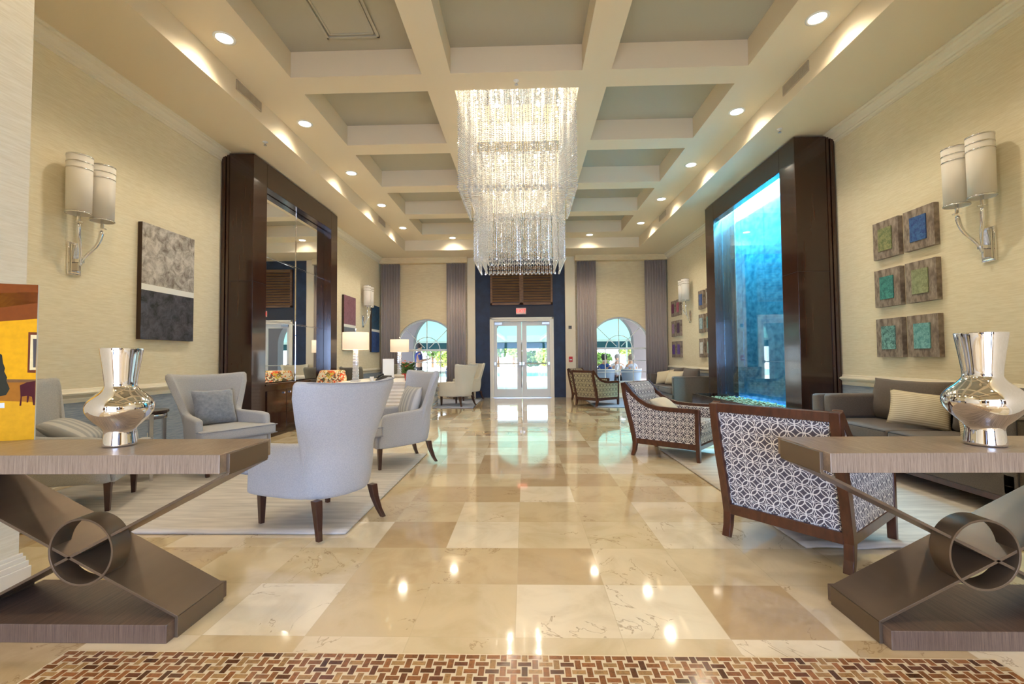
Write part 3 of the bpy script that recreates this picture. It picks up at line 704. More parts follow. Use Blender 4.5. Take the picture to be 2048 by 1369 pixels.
# ------------------------------------------------------------------ wing chairs
RUGZ = .018
def pillow_mb(w, h, t, n=16):
    m = MB()
    def P(u, v, s_):
        k = max(0, (1-abs(u)**2.6))**.55*max(0, (1-abs(v)**2.6))**.55
        pin = 1-.07*(1-abs(u)**2)*abs(v)**3; pin2 = 1-.07*(1-abs(v)**2)*abs(u)**3
        return (u*w/2*pin2, v*h/2*pin, s_*t/2*k)
    for s_ in (1, -1):
        vs = [P(-1+2*i/n, -1+2*j/n, s_) for j in range(n+1) for i in range(n+1)]
        m.add(vs, [(j*(n+1)+i, j*(n+1)+i+1, (j+1)*(n+1)+i+1, (j+1)*(n+1)+i) for j in range(n) for i in range(n)])
    return m
def weld(o):
    bm = bmesh.new(); bm.from_mesh(o.data); bmesh.ops.remove_doubles(bm, verts=bm.verts, dist=.0004); bmesh.ops.recalc_face_normals(bm, faces=bm.faces); bm.to_mesh(o.data); bm.free(); return o
def pillow(name, label, mat, w, h, t, loc, rot, cat='pillow', piping=None):
    o = weld(obj(name, pillow_mb(w, h, t), mat, smooth=True)); o.location = loc; o.rotation_euler = rot
    if piping:
        n = 12; pts = []
        for k in range(4*n):
            s_ = k/n; q = int(s_); f = -1+2*(s_-q)
            u, v = [(f, -1), (1, f), (-f, 1), (-1, -f)][q]
            pin = 1-.07*(1-abs(u)**2)*abs(v)**3; pin2 = 1-.07*(1-abs(v)**2)*abs(u)**3; pts.append((u*w/2*pin2, v*h/2*pin, 0))
        obj('piping', MB().sweep(pts+[pts[0]], .005, segs=6), piping, o, smooth=True)
    return tag(o, label, cat)
def make_wing(name, label, fab):
    r = thing(name, label, 'armchair', (0, 0, 0), 0, None)
    # centre line of the wrap-round shell: arm front - arm - wing - back - wing - arm - arm front
    half = [(.350, .37), (.343, .28), (.332, .18), (.316, .07), (.294, -.03), (.268, -.11), (.257, -.150), (.254, -.160), (.252, -.168), (.242, -.20), (.220, -.235), (.184, -.266), (.132, -.292), (.07, -.307), (0, -.312)]
    tops = [.572, .592, .60, .605, .608, .612, .62, .66, 1.035, 1.045, 1.042, 1.035, 1.028, 1.024, 1.022]
    path = [(x, y, t_) for (x, y), t_ in zip(half, tops)] + [(-x, y, t_) for (x, y), t_ in list(zip(half, tops))[-2::-1]]
    nz = 13; zb = .23; m = MB(); cols_ = []
    for (x, y, top) in path:
        col = []
        for k in range(nz):
            z = zb+(top-zb)*k/(nz-1); f = max(0, (z-.56)/.48)
            wing = max(0, min(1, (-.125-y)/.036))
            sx = 1+.66*f*wing - .06*max(0, (.40-z)/.17)*(1 if y < .1 else .3)
            dy = -.08*f*wing + .035*max(0, (.42-z)/.19)*(1 if y < -.1 else 0)
            dz = 0
            if top < .63 and y > .25 : dz = 0
            if y > .3: yy = y - .05*(k/(nz-1))
            else: yy = y
            col.append((x*sx, yy+dy, z))
        cols_.append(col)
    m.loft(cols_, close=False, caps=False)
    sh = obj('backrest', m, fab, r, smooth=True, solid=.07, subsurf=1)
    # welt along the outside of the top edge
    pts = []
    for i, col in enumerate(cols_):
        a = Vector(cols_[max(i-1, 0)][-1]); b = Vector(cols_[min(i+1, len(cols_)-1)][-1]); d = (b-a); d.z = 0; d.normalize(); n_ = Vector((-d.y, d.x, 0))
        p = Vector(col[-1]); 
        if n_.dot(Vector((p.x, p.y, 0))) < 0: n_ = -n_
        pts.append(p+n_*.034-Vector((0, 0, .008)))
    obj('welt', MB().sweep(pts[10:-10], .0045, segs=6), m_welt, r, smooth=True, subsurf=1)
    obj('seat_base', MB().prism([(-.318, .385), (-.26, -.05), (-.19, -.2), (.19, -.2), (.26, -.05), (.318, .385)], 2, .225, .36), fab, r, bevel=.025, bseg=3, smooth=True)
    # T cushion
    m = MB().prism([(-.195, -.25), (.195, -.25), (.305, .33), (.385, .33), (.385, .43), (-.385, .43), (-.385, .33), (-.305, .33)], 2, .36, .475)
    sc = obj('seat_cushion', m, fab, r, bevel=.028, bseg=3, smooth=True)
    q = [(-.30, .33), (-.385, .33), (-.389, .434), (.389, .434), (.385, .33), (.30, .33)]
    obj('welt', MB().sweep([(x, y, .374) for x, y in q], .005, segs=6).sweep([(x, y, .462) for x, y in q], .005, segs=6), m_welt, sc)
    for sx in (-1, 1):
        obj('leg', MB().loft([[(sx*.275+a*w_, .325+b*w_, z) for a, b in ((-1, -1), (1, -1), (1, 1), (-1, 1))] for z, w_ in ((.23, .024), (0, .015))]), m_legwood, r, bevel=.002)
        P = [(sx*.235, -.255, .24), (sx*.24, -.275, .15), (sx*.255, -.305, .06), (sx*.27, -.335, .0)]
        obj('leg', MB().loft([[(x+a*w_, y+b*w_, z) for a, b in ((-1, -1), (1, -1), (1, 1), (-1, 1))] for (x, y, z), w_ in zip(P, (.027, .023, .018, .016))]), m_legwood, r, smooth=False, bevel=.003)
    return r
wa = make_wing('wing_chair', 'pale grey wing chair with its back to the camera, nearest on the left rug', m_wing)
wa.location = (-1.50, 3.35, RUGZ); wa.rotation_euler = (0, 0, face(-.86, .5))
dup(wa, (-1.46, 5.24, RUGZ), face(-.8, -.6), 'pale grey wing chair seen side-on with a striped silk pillow, by the aisle')
dup(wa, (-3.36, 4.93, RUGZ), face(.87, -.5), 'pale grey wing chair facing the aisle with a grey velvet pillow, by the left wall')
dup(wa, (-3.72, 3.65, RUGZ), face(.91, .42), 'pale grey wing chair partly hidden behind the left console table and chrome vase')
we = make_wing('wing_chair', 'small far yellow-lit grey wing chair with its back to the camera, left of the doors', m_wing_yellowlit)
we.location = (-1.68, 11.42, RUGZ); we.rotation_euler = (0, 0, face(-.83, .55))
dup(we, (-1.62, 13.0, RUGZ), face(-.8, -.6), 'far yellow-lit grey wing chair seen side-on against the navy wall by the doors')
wf = make_wing('wing_chair', 'olive-grey chair back showing behind the first table lamp', m_olive)
wf.location = (-3.62, 10.0, 0); wf.rotation_euler = (0, 0, face(.6, .8))
dup(wf, (-3.45, 12.7, RUGZ), face(.8, -.6), 'olive-grey wing chair behind the potted poinsettia at the left window')
# pillows in the chairs (local frame of the chair turned into the world)
def on(chair, lx, ly, lz):
    a = chair.rotation_euler[2]; return (chair.location[0]+lx*math.cos(a)-ly*math.sin(a), chair.location[1]+lx*math.sin(a)+ly*math.cos(a), chair.location[2]+lz)
class Q: pass
def seat_pillow(cx, cy, fx, fy, label, mat, w=.46, h=.42, ly=-.10, lz=.70, lean=68, lx=0, piping=None, t=.16, twist=0):
    q = Q(); q.rotation_euler = (0, 0, face(fx, fy)); q.location = (cx, cy, RUGZ)
    p = pillow('throw_pillow', label, mat, w, h, t, on(q, lx, ly, lz), (0, 0, 0), piping=piping)
    p.rotation_euler = (Matrix.Rotation(face(fx, fy), 3, 'Z') @ Matrix.Rotation(math.radians(180-lean), 3, 'X') @ Matrix.Rotation(math.radians(twist), 3, 'Z')).to_euler()
    return p
seat_pillow(-3.36, 4.93, .87, -.5, 'blue-grey velvet square pillow in the wing chair by the left wall', m_pillowgrey, .44, .40, -.13, .665, 72, .0)
seat_pillow(-1.46, 5.24, -.8, -.6, 'grey striped silk pillow in the side-on wing chair by the aisle', m_stripegrey, .44, .40, -.13, .665, 72)
seat_pillow(-3.72, 3.65, .91, .42, 'grey striped silk pillow behind the left console and its vase', m_stripegrey, .44, .38, .0, .60, 30)

# round side table between the two left chairs
r = thing('side_table', 'small round side table with dark top and silver legs behind the left vase', 'side table', (-3.88, 4.50, RUGZ))
obj('top', MB().lathe([(.22, .655), (.225, .662), (.225, .675), (.22, .682)], 48), m_mahog, r, smooth=False)
obj('apron', MB().lathe([(.205, .60), (.205, .655)], 40, caps=False), m_chromer, r, solid=.01, smooth=True)
for k in range(4):
    a = PI/4+k*PI/2+.3
    obj('leg', MB().sweep([(.195*math.cos(a), .195*math.sin(a), .655), (.20*math.cos(a), .20*math.sin(a), .3), (.22*math.cos(a), .22*math.sin(a), 0)], [.04, .034, .028], [.03, .026, .02], up=(math.cos(a), math.sin(a), 0)), m_chromer, r, bevel=.003)
obj('shelf', MB().lathe([(.16, .20), (.16, .215)], 36), m_chromer, r)

# ------------------------------------------------------------------ patterned club chairs
def make_club(label, fab):
    r = thing('patterned_club_chair', label, 'armchair', (0, 0, 0), 0, None)
    W = .335
    rail_ = [(-.515, .875), (-.465, .82), (-.40, .745), (-.31, .672), (-.21, .62), (-.10, .592), (.05, .583), (.22, .582), (.39, .582)]
    stile = [(-.525, .88), (-.50, .72), (-.462, .55), (-.415, .38), (-.385, .24), (-.375, .16), (-.385, .07), (-.41, 0)]
    fl = [(.375, .60), (.375, .20), (.382, 0)]
    for s_ in (-1, 1):
        m = MB(); X_ = s_*W
        m.sweep([(X_, y, z) for y, z in rail_], .05, .05, up=(0, 0, 1)); m.sweep([(X_, y, z) for y, z in stile], .05, [.05, .055, .06, .062, .062, .055, .045, .035], up=(0, 1, 0))
        m.sweep([(X_, y, z) for y, z in fl], .05, [.052, .05, .036], up=(0, 1, 0)); m.box(X_-.022, X_+.022, -.37, .37, .15, .215)
        obj('side_frame', m, m_chairwood, r, bevel=.004)
        poly = [(y, z) for y, z in rail_[1:-1]] + [(.36, .58), (.36, .21), (-.385, .21), (-.415, .38), (-.46, .55), (-.49, .70)]
        n_ = len(poly); m = MB().prism(poly, 0, X_-.018, X_+.018)
        obj('side_panel', m, fab, r, uv=True)
        # padded inside of the arm
        poly2 = [(-.40, .72), (-.31, .655), (-.21, .605), (-.10, .58), (.05, .573), (.345, .572), (.345, .24), (-.38, .24)]
        m = MB().prism(poly2, 0, s_*(W-.018), s_*(W-.085)); obj('arm_pad', m, fab, r, uv=True, bevel=.012)
    m = MB()
    m.sweep([(-W+.02, -.515, .852), (W-.02, -.515, .852)], .05, .055, up=(0, 0, 1)); obj('top_rail', m, m_chairwood, r, bevel=.004)
    m = MB().box(-W+.02, W-.02, -.405, -.36, .15, .215); obj('bottom_rail', m, m_chairwood, r, bevel=.004)
    m = MB().box(-W+.02, W-.02, .355, .395, .15, .20); obj('front_rail', m, m_chairwood, r, bevel=.004)
    yb = lambda z: -.385-(z-.24)*.2 if z < .38 else (-.415-(z-.38)*.27 if z < .55 else -.46-(z-.55)*.215)
    zs = [.21, .3, .38, .46, .55, .64, .73, .835]
    m = MB(); m.loft([[(-W+.025, yb(z)-.008, z), (W-.025, yb(z)-.008, z), (W-.025, yb(z)+.02, z), (-W+.025, yb(z)+.02, z)] for z in zs]); bp = obj('back_panel', m, fab, r, uv=True)
    nm = MB(); L_ = []
    for i in range(46): 
        x = -W+.035+(2*W-.07)*i/45; L_ += [(x, yb(.825)-.012, .820), (x, yb(.225)-.012, .225)]
    for i in range(42):
        z = .23+(.59)*i/41; L_ += [(-W+.035, yb(z)-.012, z), (W-.035, yb(z)-.012, z)]
    for p in L_: nm.ico(p, .0048, 1)
    o = obj('nailhead_trim', nm, m_chromer, bp, smooth=True); o['kind'] = 'stuff'
    # inside back, scroll-over top
    m = MB(); zz = [.40, .5, .6, .7, .8, .865, .875]; 
    m.loft([[(-W+.07, yb(z)+.02, z), (W-.07, yb(z)+.02, z), (W-.07, yb(z)+.12-(.05 if z > .86 else 0), z), (-W+.07, yb(z)+.12-(.05 if z > .86 else 0), z)] for z in zz]); obj('backrest', m, fab, r, uv=True, bevel=.015, bseg=3)
    obj('seat_cushion', MB().box(-W+.085, W-.085, -.30, .40, .32, .45), fab, r, uv=True, bevel=.025, bseg=3)
    obj('seat_base', MB().box(-W+.03, W-.03, -.36, .375, .20, .32), fab, r, uv=True, bevel=.01)
    return r
ca = make_club('patterned club chair with walnut frame, back to the camera, nearest on the right', m_pattern)
ca.location = (1.84, 3.04, RUGZ); ca.rotation_euler = (0, 0, face(.78, .62))
cb = dup(ca, (1.84, 5.62, RUGZ*0), face(.77, -.64), 'patterned club chair seen side-on in front of the fountain with a cream pillow')
cc = make_club('small far gold-patterned club chair with its back to the camera, right of the doors', m_pattern_gold)
cc.location = (1.80, 11.4, 0); cc.rotation_euler = (0, 0, face(.78, .62))
dup(cc, (1.84, 12.82, 0), face(.77, -.64), 'far gold-patterned club chair half hidden behind its twin beside the doors')
seat_pillow(1.84, 5.62, .77, -.64, 'cream pillow lying in the patterned chair in front of the fountain', m_cream, .38, .32, -.12, .555, 40, .02)

# ------------------------------------------------------------------ sofas
def make_sofa(label, L=2.25, plinth=True):
    """local +Y forward, X along length"""
    r = thing('sofa', label, 'sofa', (0, 0, 0), 0, None); h = L/2
    obj('base', MB().box(-h+.02, h-.02, -.44, .40, .16, .33), m_sofa, r, bevel=.012)
    obj('plinth', MB().box(-h+.04, h-.04, -.40, .385, .11, .16), m_chairwood, r, bevel=.004)
    for sx in (-1, 1):
        for yy in (-.34, .30): obj('leg', MB().box(sx*(h-.16)-.03, sx*(h-.16)+.03, yy-.03, yy+.03, 0, .11), m_legwood, r, bevel=.003)
        a = obj('arm', MB().box(sx*h-(.0 if sx < 0 else .13), sx*h+(.13 if sx < 0 else 0), -.45, .40, .16, .73), m_sofa, r, bevel=.03, bseg=3, smooth=True)
        obj('piping', MB().sweep([(sx*(h-.004), .395, .17), (sx*(h-.004), .395, .715), (sx*(h-.004), -.44, .715)], .005, segs=6), m_sofapipe, a)
        # bolster cushion against the arm
        obj('bolster', MB().box(sx*(h-.14)-(0 if sx < 0 else .14), sx*(h-.14)+(.14 if sx < 0 else 0), -.20, .36, .47, .74), m_sofa, r, bevel=.04, bseg=4, smooth=True)
    obj('back', MB().box(-h+.06, h-.06, -.46, -.28, .30, .74), m_sofa, r, bevel=.03, bseg=3, smooth=True)
    sw = (L-.26)/2
    for k in (-1, 1):
        x0, x1 = (-sw, 0) if k < 0 else (0, sw)
        c_ = obj('seat_cushion', MB().box(x0+.006, x1-.006, -.27, .42, .33, .47), m_sofa, r, bevel=.035, bseg=4, smooth=True)
        obj('piping', MB().sweep([(x0+.02, .412, .455), (x1-.02, .412, .455)], .005, segs=6).sweep([(x0+.02, .412, .345), (x1-.02, .412, .345)], .005, segs=6), m_sofapipe, c_)
        b_ = weld(obj('back_cushion', pillow_mb(sw*.98, .46, .24), m_sofa, r, smooth=True)); b_.location = ((x0+x1)/2, -.20, .69); b_.rotation_euler = (math.radians(101), 0, 0)
    return r
sa = make_sofa('taupe sofa along the near right wall behind the console table')
sa.location = (3.80, 4.38, RUGZ); sa.rotation_euler = (0, 0, PI/2)
dup(sa, (3.74, 11.45, 0), PI/2, 'far taupe sofa by the right window, beyond the fountain')
def place_pillow(label, mat, w, h, t, loc, ez, lean, twist=0, piping=None):
    p = pillow('throw_pillow', label, mat, w, h, t, loc, (0, 0, 0), piping=piping)
    p.rotation_euler = (Matrix.Rotation(ez, 3, 'Z') @ Matrix.Rotation(math.radians(lean), 3, 'X') @ Matrix.Rotation(math.radians(twist), 3, 'Z')).to_euler(); return p
place_pillow('cream striped pillow at the far end of the near right sofa', m_stripepillow, .47, .35, .17, (3.80, 4.50, .665), math.radians(-36), 72, -7)
place_pillow('cream striped pillow behind the right chrome vase, at the frame edge', m_stripepillow, .46, .34, .16, (3.86, 3.86, .65), math.radians(-40), 66, 6)
place_pillow('dark taupe pillow on the near right sofa at the frame edge', m_sofa, .46, .34, .16, (3.80, 3.50, .65), math.radians(-40), 60, -6, m_sofapipe)
place_pillow('cream pillow leaning in the far sofa by the right window', m_cream, .5, .38, .16, (3.66, 12.0, .66), math.radians(-50), 62, 10)
place_pillow('second cream pillow deeper in the far sofa, mostly hidden by its arm', m_cream, .5, .38, .16, (3.70, 11.35, .67), math.radians(-60), 62, 0)

# ------------------------------------------------------------------ X-base console tables and vases
def make_console(label, sg):
    r = thing('console_table', label, 'console table', (0, 0, 0)); z = .795
    obj('tabletop', MB().box(-.70, .70, -.195, .195, z-.082, z), m_oak, r, bevel=.003)
    obj('base_slab', MB().box(-.48, .48, -.195, .195, 0, .078), m_oakdark, r, bevel=.003)
    def strap(s_):
        t_ = .012; yw = .15
        m = MB(); m.box(min(s_*.700, s_*.714), max(s_*.700, s_*.714), -yw, yw, z-.090, z-.005)
        m.box(min(-s_*.480, -s_*.494), max(-s_*.480, -s_*.494), -yw, yw, .0, .088)
        a = Vector((s_*.710, 0, z-.090)); b = Vector((-s_*.490, 0, .086)); c_ = (a+b)/2
        m.sweep([a, b], 2*yw, t_, up=(0, 0, 1)); return m
    obj('strap', strap(1), m_bronze, r, bevel=.001); obj('strap', strap(-1), m_bronze, r, bevel=.001)
    zc = (z-.09+.086)/2; R0, R1 = .146, .137; n = 56; cx, cz = sg*.06, .366
    m = MB()
    prof = [(R0, -.158), (R0, -.065), (R1, -.065), (R1, -.158)]
    m.loft([[(cx+a*math.cos(2*PI*j/n), b, cz+a*math.sin(2*PI*j/n)) for j in range(n)] for a, b in prof+[prof[0]]], True, False)
    obj('ring', weld_mb(m), m_bronze, r, smooth=False, bevel=.001)
    return r
def weld_mb(m): return m
ta = make_console('bronze and grey oak X-base console table in the left foreground', 1); ta.location = (-2.01, 2.115, 0)
tb = make_console('bronze and grey oak X-base console table in the right foreground', -1); tb.location = (1.955, 2.115, 0)
for o in list(ta.children)+list(tb.children):
    if o.name.startswith('ring'):
        for p in o.data.polygons: p.use_smooth = True
def vase(x, y, k, label):
    prof = [(0, .004), (.068, 0), (.070, .004), (.062, .06), (.062, .082), (.075, .095), (.105, .125), (.128, .155), (.136, .18), (.134, .205), (.118, .232), (.092, .255), (.070, .275), (.063, .290), (.0625, .300), (.075, .40), (.087, .478), (.084, .478), (.072, .40), (.059, .30), (.0, .29)]
    o = obj('vase', MB().lathe([(a*k, b*k) for a, b in prof], 72, caps=False), m_chrome, smooth=True)
    o.location = (x, y, .795); tag(o, label, 'vase')
    m = o.modifiers.new('sub', 'SUBSURF'); m.levels = 1; m.render_levels = 2
vase(-1.95, 2.14, .985, 'polished chrome vase on the left console table')
vase(2.04, 2.085, 1.05, 'polished chrome vase on the right console table')

# narrow glossy picture panel standing at the back corner of the left console
r = thing('picture_panel', 'frameless glossy picture panel showing a yellow lobby, at the left edge', 'picture', (-2.574, 2.319, .785), math.radians(25)+PI)
r.rotation_euler = (0, 0, math.radians(25))
def px2panel(px, py):   # panel-plane coordinates measured from its lower right corner: 85 px across = .15 m, 310 px high = .82 m
    xr = 68+(85-68)*(883-py)/310.; return (-(xr-px)*.00178, (883-py)*.002645)
def pic(mn, poly, col, dep):
    m = MB(); pts = [px2panel(*p) for p in poly]; m.prism(pts, 1, -dep-.0004, -.0012)
    return m
W_ = -.152
o = obj('board', MB().box(W_, 0, 0, .012, 0, .822), m_white, r)
items = [('picture_ceiling', [(-1, 572), (85, 572), (81, 640), (-1, 648)], rgb(128, 64, 4), .0004),
         ('picture_ceiling_beam', [(-1, 592), (84, 586), (83, 608), (-1, 622)], rgb(168, 100, 14), .0008),
         ('picture_wall', [(-1, 648), (81, 640), (73, 805), (-1, 800)], rgb(222, 160, 0), .0006),
         ('picture_floor', [(-1, 800), (73, 805), (68, 883), (-1, 883)], rgb(214, 156, 20), .0006),
         ('picture_wainscot', [(-1, 762), (75, 764), (73, 806), (-1, 800)], rgb(160, 100, 20), .0009),
         ('picture_chair_rail', [(-1, 759), (75, 761), (75, 767), (-1, 765)], rgb(120, 84, 44), .0011),
         ('picture_frame', [(61, 667), (80, 667), (75, 748), (57, 747)], rgb(108, 52, 18), .0011),
         ('picture_mat', [(66, 672), (79.5, 672), (75.5, 742), (62, 742)], rgb(226, 206, 150), .0014),
         ('picture_print', [(71, 680), (79, 680), (75.5, 737), (70, 737)], rgb(80, 72, 66), .0017),
         ('picture_console', [(40, 772), (56, 766), (74, 764), (72, 812), (68, 812), (66, 795), (60, 794), (57, 806), (54, 806), (55, 793), (44, 794), (42, 812), (38, 812), (41, 795)], rgb(74, 22, 20), .0015),
         ('picture_tree', [(-1, 700), (3, 712), (5, 728), (9, 738), (7, 744), (13, 756), (11, 762), (18, 778), (14, 784), (10, 790), (-1, 795)], rgb(50, 48, 30), .0017),
         ('picture_gift', [(-1, 806), (6, 805), (6, 815), (-1, 815)], rgb(210, 214, 220), .0017)]
for nm, poly, col, dep in items:
    poly = [(max(p[0], -16.5) if p[0] >= 0 else -16.5, p[1]) for p in poly]
    obj(nm, pic(nm, poly, col, dep), mottled(nm, col, tuple(min(1, c*1.12) for c in col[:3])+(1,), 30, .5, detail=3, Specular_IOR_Level=.1), o)

# ------------------------------------------------------------------ reception desks, lamps and small things
m_desk = mottled('white_lacquer', rgb(228, 222, 210), rgb(236, 230, 220), 4, .3)
def desk(name, label, x0, x1, y0, y1, z):
    r = thing(name, label, 'desk', ((x0+x1)/2, (y0+y1)/2, 0)); a, b = (x1-x0)/2, (y1-y0)/2
    obj('top', MB().box(-a, a, -b, b, z-.04, z), m_desk, r, bevel=.004)
    # front with horizontal ripples
    prof = []
    n = 120
    for i in range(n+1): zz = (z-.04)*i/n; prof.append((-b+.03+.008*math.sin(zz*2*PI/.06), zz))
    m = MB(); m.prism([(y, zz) for y, zz in prof]+[(-b+.06, z-.04), (-b+.06, 0)], 0, -a+.03, a-.03); obj('rippled_front', m, m_desk, r)
    prof = [(a-.03+.008*math.sin(i*(z-.04)/n*2*PI/.06), (z-.04)*i/n) for i in range(n+1)]
    m = MB(); m.prism([(x, zz) for x, zz in prof]+[(a-.06, z-.04), (a-.06, 0)], 1, -b+.06, b-.03); obj('rippled_side', m, m_desk, r)
    obj('side_panel', MB().box(-a+.03, -a+.06, -b+.06, b-.03, 0, z-.04), m_desk, r)
    return r
desk('lobby_desk', 'white rippled-front desk behind the nearest wing chair, carrying a crystal lamp', -3.28, -1.98, 7.75, 9.35, .80)
desk('lobby_desk', 'far white desk under the second crystal lamp', -3.45, -2.2, 10.75, 11.6, .80)
def make_lamp(label):
    r = thing('table_lamp', label, 'table lamp', (0, 0, 0), 0, None)
    obj('base', MB().box(-.07, .07, -.07, .07, 0, .03), m_lampglass, r, bevel=.004)
    m = MB(); rnd = random.Random(2)
    z = .03; k = 0
    while z < .56:
        h = .05
        for dx, dy in ((-.03, 0), (.03, 0), (0, .03), (0, -.03)):
            s_ = .024-.008*(z/.56); m.loft([[(dx*(1-.3*z)+a*q, dy*(1-.3*z)+b*q, z+e) for a, b in ((-1, -1), (1, -1), (1, 1), (-1, 1))] for q, e in ((s_*.7, 0), (s_, .012), (s_, .038), (s_*.7, .05))])
        z += h; k += 1
    obj('crystal_column', m, m_lampglass, r)
    obj('rod', MB().sweep([(0, 0, .03), (0, 0, .93)], .005, segs=8), m_chromer, r)
    sh = obj('shade', MB().lathe([(.225, .57), (.225, .875)], 48, caps=False), m_litshade, r, smooth=True, solid=.003)
    obj('finial', MB().ico((0, 0, .935), .016, 2), m_chrome, r, smooth=True)
    obj('bulb', MB().ico((0, 0, .70), .03, 2), emit('lamp_bulb', (1, .82, .6, 1), 20), r)
    return r
l0 = make_lamp('stacked crystal table lamp with lit white drum shade, nearer of the two'); l0.location = (-3.02, 8.02, .80)
dup(l0, (-3.10, 11.15, .80), 0, 'stacked crystal table lamp with lit white drum shade, farther of the two')
for x, y in ((-3.02, 8.02), (-3.10, 11.15)): light('table_lamp_glow', 'POINT', (x, y, 1.52), 14, WARM, shadow_soft_size=.05)
r = thing('sign_stand', 'blank white sign holder standing on the desk', 'sign', (-2.76, 9.1, .80), math.radians(12))
obj('card', MB().box(-.11, .11, -.004, .004, .02, .40), m_white, r); obj('foot', MB().box(-.11, .11, -.05, .05, 0, .02), m_lampglass, r)
r = thing('poinsettia_pot', 'small plant with red wrapped pot on the desk corner', 'potted plant', (-2.12, 8.15, .80))
obj('pot', MB().lathe([(.045, 0), (.06, .10), (.066, .115), (.055, .115), (.05, .10)], 28), m_red, r, smooth=True)
obj('ribbon', MB().lathe([(.06, .115), (.085, .125), (.10, .118), (.11, .13)], 12, caps=False).box(.05, .17, -.05, .02, .085, .12), m_red, r, solid=.003)
def leaves(n, R, z0, z1, sz, seed):
    rnd = random.Random(seed); m = MB()
    for k in range(n):
        a, b = rnd.uniform(0, 2*PI), rnd.uniform(.1, 1); rr = R*math.sqrt(rnd.random()); z = z0+(z1-z0)*rnd.random()
        c_ = Vector((rr*math.cos(a), rr*math.sin(a), z)); d = Vector((math.cos(a+rnd.uniform(-1, 1)), math.sin(a), b)).normalized()*sz; s_ = d.cross(Vector((0, 0, 1))).normalized()*sz*.35
        m.add([c_, c_+d*.5+s_, c_+d, c_+d*.5-s_], [(0, 1, 2, 3)])
    return m
m_leaf = mottled('green_leaves', rgb(44, 84, 34), rgb(120, 150, 70), 20, .6)
o = obj('foliage', leaves(170, .10, .12, .30, .08, 4), m_leaf, r); 
obj('blossoms', leaves(40, .09, .24, .36, .05, 9), mottled('coral_petals', rgb(210, 70, 40), rgb(240, 150, 110), 9, .6), r)
r = thing('desk_phone', 'black desk telephone on the white desk', 'telephone', (-2.62, 8.35, .80), math.radians(-20))
obj('body', MB().add([(-.1, -.11, 0), (.1, -.11, 0), (.1, .11, 0), (-.1, .11, 0), (-.1, -.11, .02), (.1, -.11, .02), (.1, .11, .09), (-.1, .11, .09)], [(0, 3, 2, 1), (4, 5, 6, 7), (0, 1, 5, 4), (1, 2, 6, 5), (2, 3, 7, 6), (3, 0, 4, 7)]), m_black, r, bevel=.004)
obj('handset', MB().sweep([(-.08, -.09, .05), (-.08, -.06, .075), (-.08, 0, .09), (-.08, .06, .11), (-.08, .09, .105)], .022, segs=8), m_black, r, smooth=True)
obj('cord', MB().sweep([(.10+.02*math.cos(i*.9), -.02+.004*i, .03+.02*math.sin(i*.9)) for i in range(40)], .004, segs=5), m_black, r)
r = thing('water_glass', 'small clear tumbler on the desk by the lamp', 'glass', (-2.72, 8.0, .80))
obj('tumbler', MB().lathe([(.032, 0), (.038, .085), (.035, .085), (.03, .008)], 28), m_lampglass, r, smooth=True)
for k, (x, y, a, lb) in enumerate(((-2.45, 8.12, .3, 'white sheet of paper on the desk near the telephone'), (-2.30, 8.5, -.2, 'second white paper sheet farther back on the desk'))):
    o = obj('paper_sheet', MB().box(-.11, .11, -.15, .15, 0, .003), m_white); o.location = (x, y, .801); o.rotation_euler = (0, 0, a); tag(o, lb, 'paper')
# floral low chair behind the desk
tf = NT('floral_fabric'); v = tf.coord('Object'); vo = tf.n('ShaderNodeTexVoronoi', i_Scale=20.); tf.put(vo.inputs['Vector'], tf.mix(.25, v, tf.n('ShaderNodeTexNoise', i_Scale=9.).outputs['Color']))
cr = tf.ramp(tf.n('ShaderNodeSeparateColor', i_0=vo.outputs['Color']).outputs[0], [(0, rgb(224, 208, 168)), (.3, rgb(216, 84, 34)), (.45, rgb(226, 210, 170)), (.6, rgb(196, 170, 60)), (.75, rgb(90, 84, 60)), (.9, rgb(232, 150, 60))]); cr.node.color_ramp.interpolation = 'CONSTANT'
tf.set(Base_Color=cr, Roughness=.85)
r = thing('floral_chair', 'low chair in orange floral fabric beside the mirror cabinet', 'chair', (-3.60, 8.1, 0), math.radians(170))
obj('seat', MB().box(-.27, .27, -.12, .27, .28, .46), tf.m, r, bevel=.04, bseg=3, smooth=True)
m = MB(); m.loft([[(-w_, y-.05, z), (w_, y-.05, z), (w_, y+.05, z), (-w_, y+.05, z)] for z, w_, y in ((.30, .27, -.13), (.6, .30, -.16), (.85, .29, -.19), (1.0, .24, -.22))]); obj('backrest', m, tf.m, r, bevel=.03, bseg=3, smooth=True)
for sx in (-1, 1):
    for yy in (-.1, .23): obj('leg', MB().loft([[(sx*.22+a*w_, yy+b*w_, z) for a, b in ((-1, -1), (1, -1), (1, 1), (-1, 1))] for z, w_ in ((0, .014), (.28, .022))]), m_legwood, r)

